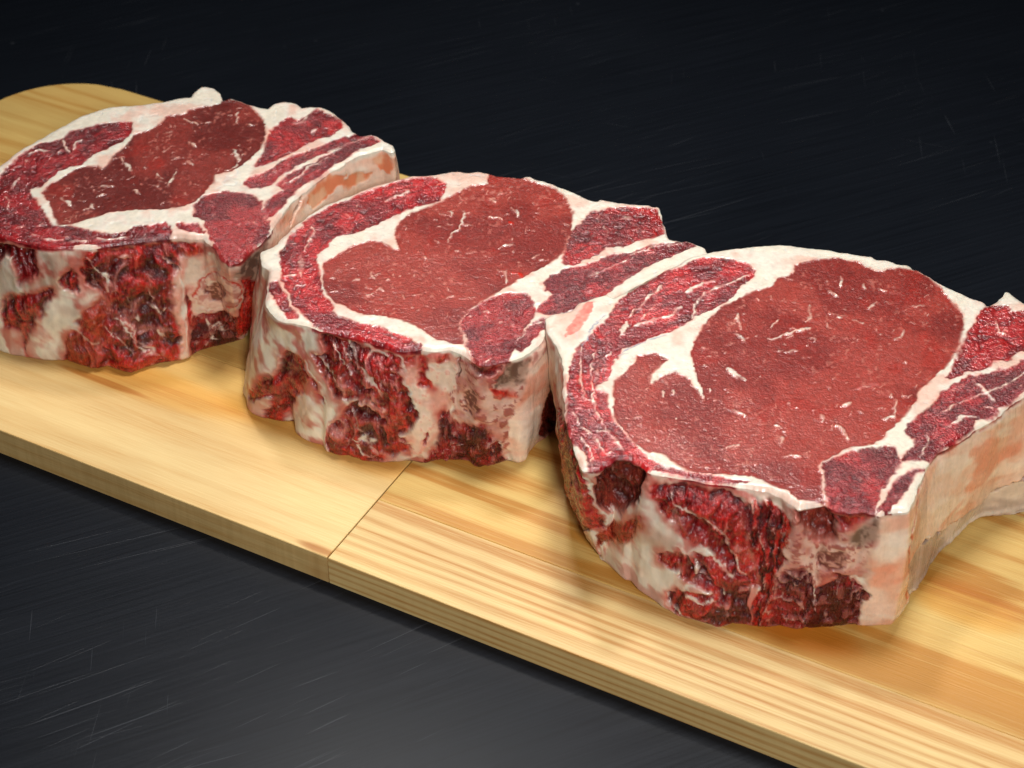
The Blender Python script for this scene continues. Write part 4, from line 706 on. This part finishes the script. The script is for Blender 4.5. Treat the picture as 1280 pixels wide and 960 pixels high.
# ---------------------------------------------------------------- a rib steak
H = .042
def build_steak(D, idx, label, eye_n):
    zt = D['zt']; W = Wall(D['top'], D['bot'], zt); sd = idx*17.3
    def rim(A_):
        out = np.zeros((len(A_), 2)); T3 = W.T[::3]
        for k0 in range(0, len(A_), 20000):
            q = A_[k0:k0+20000]; d2 = (q[:, :1]-T3[None, :, 0])**2+(q[:, 1:2]-T3[None, :, 1])**2; i_ = d2.argmin(1)
            out[k0:k0+20000, 0] = i_*3*W.ds; out[k0:k0+20000, 1] = np.sqrt(d2[np.arange(len(q)), i_])
        return out
    specks = make_specks(D['layers'], idx*7+1, eye_n)
    T = W.T
    # --- top: square lattice cut to the outline
    lo = T.min(0)-H*3; nx, ny = (np.ceil((T.max(0)+H*3-lo)/H)).astype(int)+1
    gy = lo[1]+np.arange(ny)*H; gx = lo[0]+np.arange(nx)*H
    inside = np.zeros((nx, ny), bool); A = T; B = np.roll(T, -1, 0)
    for j, yv in enumerate(gy):
        c = (A[:, 1] > yv) != (B[:, 1] > yv)
        xs = A[c, 0]+(yv-A[c, 1])*(B[c, 0]-A[c, 0])/(B[c, 1]-A[c, 1])
        inside[:, j] = (np.sum(gx[:, None] > xs[None], axis=1) % 2) == 1
    R_ = 9; dist = np.full((nx, ny), R_*H)
    ci = np.round((T-lo)/H).astype(int)
    for a in range(-R_, R_+1):
        for b_ in range(-R_, R_+1):
            i = np.clip(ci[:, 0]+a, 0, nx-1); j = np.clip(ci[:, 1]+b_, 0, ny-1)
            d = np.hypot(gx[i]-T[:, 0], gy[j]-T[:, 1]); np.minimum.at(dist, (i, j), d)
    cell = inside[:-1, :-1] & inside[1:, :-1] & inside[:-1, 1:] & inside[1:, 1:]
    used = np.zeros((nx, ny), bool)
    for a in (0, 1):
        for b_ in (0, 1): used[a:nx-1+a, b_:ny-1+b_] |= cell
    cnt = np.zeros((nx, ny), int)
    for a in (0, 1):
        for b_ in (0, 1): cnt[a:nx-1+a, b_:ny-1+b_] += cell
    border = used & (cnt < 4)
    num = np.full((nx, ny), -1); num[used] = np.arange(used.sum())
    I, J = np.nonzero(used); P = np.c_[gx[I], gy[J]]; dd = dist[I, J].copy()
    kd = KDTree(len(T))
    for i, q in enumerate(T): kd.insert((q[0], q[1], 0), i)
    kd.balance()
    bi = num[border]
    for v in bi:
        i = kd.find((P[v, 0], P[v, 1], 0))[1]; best = None
        for A_, B_ in ((T[i-1], T[i]), (T[i], T[(i+1) % len(T)])):
            e = B_-A_; t = min(max(float((P[v]-A_)@e/(e@e)), 0), 1); q = A_+e*t; d = float(np.hypot(*(P[v]-q)))
            if best is None or d < best[0]: best = (d, q)
        P[v] = best[1]; dd[v] = 0
    ci_, cj = np.nonzero(cell)
    FT = np.c_[num[ci_, cj], num[ci_+1, cj], num[ci_+1, cj+1], num[ci_, cj+1]]
    col, dis, rgh, part, mar = paint(P, D['layers'], sd, False, specks, rim(P))
    fl = sstep(0, .25, dd); r = .26; e = np.clip(dd/r, 0, 1)
    edgev = lambda A_: .5+.8*vn2(A_[:, 0]*1.1+sd, A_[:, 1]*1.1)
    drop = r*.42*(1-np.sqrt(1-(1-e)**2))*edgev(P)
    big = .10*(fbm(P[:, 0]*.25+sd, P[:, 1]*.25)-.5)*fl
    Z = zt-drop+dis*fl+big
    VT = np.c_[P, Z]
    # --- side
    ns = int(W.L/.044); nv = int(zt/.044)
    s = np.arange(ns)*W.L/ns; v = np.linspace(0, 1, nv)
    Sg, Vg = np.meshgrid(s, v, indexing='ij'); xy, z = W.at(Sg, Vg)
    Pw = np.c_[((Sg-D['s0']) % W.L+D['s0']).ravel(), (Vg*zt).ravel()]
    cw, dw, rw, pw, mw = paint(Pw, D['layers'], sd+5, True)
    # the tissue of the top edge shows down the first millimetres of the side
    nm = (W.at(s, 0*s+.5)[0]-W.at(s, 0*s+.5)[0]); k = (s/W.ds); ii = np.floor(k).astype(int) % W.n
    Nn = W.N[ii]
    edge_in = W.at(s, 0*s)[0]-Nn*.09
    ce, de, re_, pe, me_ = paint(edge_in, D['layers'], sd, False, [], rim(edge_in))
    depth = .03+.16*vn2(s*2.6+sd, s*0)**1.5
    fe = sstep(1.3, .4, (Vg*zt)/depth[:, None]).ravel()
    cw = mixc(cw, np.repeat(ce, nv, axis=0), fe); mw = mw*(1-fe)+np.repeat(me_, nv)*fe
    dw = dw*(1-fe); 
    amp = sstep(.0, .22, Vg*zt)*(1-.6*sstep(.93, 1, Vg))
    big2 = .34*(fbm(Pw[:, 0]*.8, Pw[:, 1]*.35+sd, 3)-.5).reshape(Vg.shape)*sstep(0, .8, Vg*zt)
    sm = (pw == PARTS.index('rib_bone')).reshape(Vg.shape).astype(float)
    for _ in range(12): sm = (sm+np.roll(sm, 2, 0)+np.roll(sm, -2, 0))/3
    big2 = big2*(1-.8*sm)
    amt = dw.reshape(Vg.shape)*amp+big2
    # ragged lower lip
    lip = .10*(fbm(s*2.2+sd, s*0, 3)-.5)
    amt = amt+lip[:, None]*sstep(.8, 1, Vg)
    # foot rolls in a little where it meets the board
    roll = .14*np.clip((Vg-.965)/.035, 0, 1)**2
    off = (amt-roll)[..., None]*Nn[:, None, :]
    zz = z-(r*.42*edgev(W.at(s, 0*s)[0]))[:, None]*(1-sstep(0, .25, Vg))
    zz[:, -1] = 0.
    VW = np.concatenate([xy+off, zz[..., None]], -1).reshape(-1, 3)
    g = np.arange(ns*nv).reshape(ns, nv); g2 = np.roll(g, -1, axis=0)
    FW = np.stack([g[:, :-1], g[:, 1:], g2[:, 1:], g2[:, :-1]], -1).reshape(-1, 4)
    if W.sg < 0: FW = FW[:, ::-1]
    # closing underside: rows drawn in towards the middle on the board
    V = np.vstack([VT, VW]); F = np.vstack([FT, FW+len(VT)])
    nrm = vert_normals(V, F)
    colr = lin(np.vstack([col, cw])); rg = np.r_[rgh, rw]; mb = np.r_[mar, mw]; prt = np.r_[part, pw]
    root = bpy.data.objects.new('rib_steak', None); COL.objects.link(root)
    root.location = (D['origin'][0]/100, D['origin'][1]/100, BT+.0002); root.empty_display_size = .03
    root['label'] = label; root['category'] = 'steak'; root['group'] = 'raw bone-in rib steaks in a row on the boards'
    fp = prt[F[:, 0]]
    for pi in range(len(PARTS)):
        f = F[fp == pi]
        if len(f) == 0: continue
        u, inv = np.unique(f, return_inverse=True); f2 = inv.reshape(f.shape)
        mesh_obj(PARTS[pi], V[u]/100, f2, MATS.get(PARTS[pi], M_LEAN), root,
                 dict(tissue=('FLOAT_COLOR', np.c_[colr[u], np.ones(len(u))]), wet=('FLOAT', rg[u]), marbling=('FLOAT', mb[u])), nrm[u])
    # underside
    ring = VW.reshape(ns, nv, 3)[::6, -1]/100; me = bpy.data.meshes.new('underside')
    me.from_pydata(ring.tolist(), [], [list(range(len(ring)))]); me.materials.append(M_LEAN)
    at = me.attributes.new('tissue', 'FLOAT_COLOR', 'POINT'); at.data.foreach_set('color', np.tile([.3, .08, .06, 1], len(ring)).astype(np.float32))
    at = me.attributes.new('wet', 'FLOAT', 'POINT'); at.data.foreach_set('value', np.full(len(ring), .4, np.float32))
    o = bpy.data.objects.new('underside', me); COL.objects.link(o); o.parent = root
    return root
# ---------------------------------------------------------------- the setting: worn dark steel table
def build_table():
    m, nt, b = node_mat('scratched_dark_steel'); L = nt.links.new
    tc = N_(nt, 'ShaderNodeTexCoord')
    def nz(rotz, sx, sy, sc, det=2., loc=0.):
        q = N_(nt, 'ShaderNodeMapping'); q.inputs['Rotation'].default_value = (0, 0, math.radians(rotz)); q.inputs['Location'].default_value = (loc, loc*.7, 0)
        q2 = N_(nt, 'ShaderNodeMapping'); q2.inputs['Scale'].default_value = (sx, sy, 1)
        L(tc.outputs['Object'], q.inputs['Vector']); L(q.outputs[0], q2.inputs['Vector'])
        n = N_(nt, 'ShaderNodeTexNoise'); n.inputs['Scale'].default_value = sc; n.inputs['Detail'].default_value = det
        L(q2.outputs[0], n.inputs['Vector']); return n.outputs[0]
    def M(op, a, b_=None, c_=None):
        q = N_(nt, 'ShaderNodeMath', operation=op)
        for i, v in enumerate((a, b_, c_)):
            if v is None: continue
            if isinstance(v, (int, float)): q.inputs[i].default_value = v
            else: L(v, q.inputs[i])
        return q.outputs[0]
    def line(n, lo, hi):
        r = N_(nt, 'ShaderNodeMapRange'); r.interpolation_type = 'SMOOTHSTEP'; L(n, r.inputs[0]); r.inputs[1].default_value = lo; r.inputs[2].default_value = hi; return r.outputs[0]
    scr = []
    # families of scratches: thin bands of stretched noise, broken up by a second noise
    for rz, sx, sy, sc, lo, hi, gate, al, loc in ((-27, 2, 300, 3.2, .69, .74, .54, .6, 1.3), (-20, 3, 520, 3, .69, .74, .52, .45, 5.1), (-86, 5, 420, 3, .715, .75, .57, .6, 9.7),
                                                   (-96, 9, 520, 3, .73, .76, .55, .5, 3.9), (-33, 7, 620, 3, .70, .75, .52, .45, 12.), (20, 10, 600, 3, .73, .76, .56, .4, 22.)):
        a = line(nz(rz, sx, sy, sc, 1., loc), lo, hi); g = line(nz(0, 1, 1, 9, 2., loc*3), gate, gate+.08)
        scr.append(M('MULTIPLY', M('MULTIPLY', a, g), al))
    tot = scr[0]
    for q in scr[1:]: tot = M('MAXIMUM', tot, q)
    dots = N_(nt, 'ShaderNodeTexVoronoi'); dots.inputs['Scale'].default_value = 55; L(tc.outputs['Object'], dots.inputs['Vector'])
    dm = M('MULTIPLY', line(dots.outputs['Distance'], .075, .03), line(nz(0, 1, 1, 16, 2, 44.), .56, .62)); tot = M('MAXIMUM', tot, M('MULTIPLY', dm, .5))
    brush = nz(-24, 3, 150, 6, 4., 2.); brush2 = nz(-24, 1.5, 500, 6, 3., 8.); blot = nz(0, 1, 1, 7, 4, 3.)
    mx = N_(nt, 'ShaderNodeMix', data_type='RGBA'); L(tot, mx.inputs['Factor']); mx.inputs['A'].default_value = (.0058, .0074, .0108, 1); mx.inputs['B'].default_value = (.046, .050, .058, 1)
    ml = N_(nt, 'ShaderNodeVectorMath', operation='SCALE'); L(mx.outputs['Result'], ml.inputs[0]); L(M('MULTIPLY_ADD', M('ADD', brush, brush2), .9, M('MULTIPLY_ADD', blot, .5, -.15)), ml.inputs['Scale'])
    L(ml.outputs[0], b.inputs['Base Color'])
    b.inputs['Specular IOR Level'].default_value = .15
    L(M('MULTIPLY_ADD', blot, .20, M('MULTIPLY_ADD', brush, .14, .16)), b.inputs['Roughness'])
    bp = N_(nt, 'ShaderNodeBump'); bp.inputs['Distance'].default_value = .00010; bp.inputs['Strength'].default_value = .3
    L(M('SUBTRACT', M('MULTIPLY', brush2, .6), tot), bp.inputs['Height']); L(bp.outputs[0], b.inputs['Normal'])
    bm = bmesh.new(); n = 24
    gv = [[bm.verts.new((-2.+4.*i/n, -1.2+4.6*j/n, 0)) for j in range(n+1)] for i in range(n+1)]
    for i in range(n):
        for j in range(n): bm.faces.new((gv[i][j], gv[i+1][j], gv[i+1][j+1], gv[i][j+1]))
    me = bpy.data.meshes.new('table_surface'); bm.to_mesh(me); bm.free(); me.materials.append(m)
    o = bpy.data.objects.new('table_surface', me); COL.objects.link(o); o['kind'] = 'structure'
build_table()
# ---------------------------------------------------------------- the two boards
# board axes: u along the long edge, n across; origin at the meeting corner on the front edge
A0 = np.array([-.0586960, .4645138]); ANG = math.radians(-28.2156)
def board(label, u0, u1, planks, rounded):
    """planks: (n0, n1, material); rounded: corner radius at the u0 end"""
    root = bpy.data.objects.new('cutting_board', None); COL.objects.link(root)
    root.location = (A0[0], A0[1], 0); root.rotation_euler = (0, 0, ANG); root.empty_display_size = .03
    root['label'] = label; root['category'] = 'board'; root['group'] = 'pale pine boards butted end to end'
    Wd = planks[-1][1]
    for n0, n1, mat in planks:
        pts = []; rr = .0006
        if rounded:
            rad = rounded; steps = 40
            # outline left end of this strip following the rounded end of the whole board
            def ulim(n):
                if n < rad: return u0+rad-math.sqrt(max(rad*rad-(rad-n)**2, 0))
                if n > Wd-rad: return u0+rad-math.sqrt(max(rad*rad-(n-(Wd-rad))**2, 0))
                return u0
            left = [(ulim(n0+(n1-n0)*i/steps), n0+(n1-n0)*i/steps) for i in range(steps+1)][::-1]
        else: left = [(u0, n1), (u0, n0)]
        pts = left+[(u1, n0), (u1, n1)]
        bm = bmesh.new(); vs = [bm.verts.new((x, y, .0001)) for x, y in pts]
        f = bm.faces.new(vs)
        if f.normal.z < 0: f.normal_flip()
        ex = bmesh.ops.extrude_face_region(bm, geom=[f]); tv = [g for g in ex['geom'] if isinstance(g, bmesh.types.BMVert)]
        bmesh.ops.translate(bm, verts=tv, vec=(0, 0, BT-.0001))
        bmesh.ops.recalc_face_normals(bm, faces=bm.faces)
        ed = [e for e in bm.edges if e.verts[0].co.z > BT*.5 and e.verts[1].co.z > BT*.5]
        bmesh.ops.bevel(bm, geom=ed, offset=.0003, segments=2, affect='EDGES', profile=.5)
        me = bpy.data.meshes.new('plank'); bm.to_mesh(me); bm.free(); me.materials.append(mat)
        o = bpy.data.objects.new('plank', me); COL.objects.link(o); o.parent = root
    return root
PF, PD = (238, 212, 160), (196, 144, 74)
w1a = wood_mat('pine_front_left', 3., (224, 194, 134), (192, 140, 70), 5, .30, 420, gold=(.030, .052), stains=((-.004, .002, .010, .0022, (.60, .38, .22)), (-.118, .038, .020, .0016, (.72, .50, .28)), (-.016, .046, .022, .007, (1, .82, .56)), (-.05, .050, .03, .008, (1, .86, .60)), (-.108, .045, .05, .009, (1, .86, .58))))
w1b = wood_mat('pine_back_left', 8., (218, 184, 108), (186, 132, 56), 7, .5, 620)
w2a = wood_mat('pine_front_right', 14., (226, 198, 136), (186, 132, 66), 6, .66, 1250, stains=((.145, .042, .022, .009, (1, .66, .22)),), sawn_shade=.15)
w2b = wood_mat('pine_back_right', 21., (224, 192, 116), (188, 132, 56), 4, .95, 150, stains=((.145, .042, .022, .009, (1, .66, .22)), (.185, .076, .022, .010, (.93, .70, .38))), sawn_shade=.15)
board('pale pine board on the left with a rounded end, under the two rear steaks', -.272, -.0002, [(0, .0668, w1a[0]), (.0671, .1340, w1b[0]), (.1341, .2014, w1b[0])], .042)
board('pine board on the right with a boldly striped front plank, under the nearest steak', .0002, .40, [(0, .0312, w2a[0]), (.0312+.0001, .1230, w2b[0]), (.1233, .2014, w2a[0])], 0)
# ---------------------------------------------------------------- steaks
build_steak(STEAKS[0], 1, 'farthest and darkest raw rib steak, on the left board near its rounded end', 300)
build_steak(STEAKS[1], 2, 'middle raw rib steak straddling the joint between the two pine boards', 280)
build_steak(STEAKS[2], 3, 'nearest and largest raw rib steak with a long peach-coloured rib side, on the right board', 430)
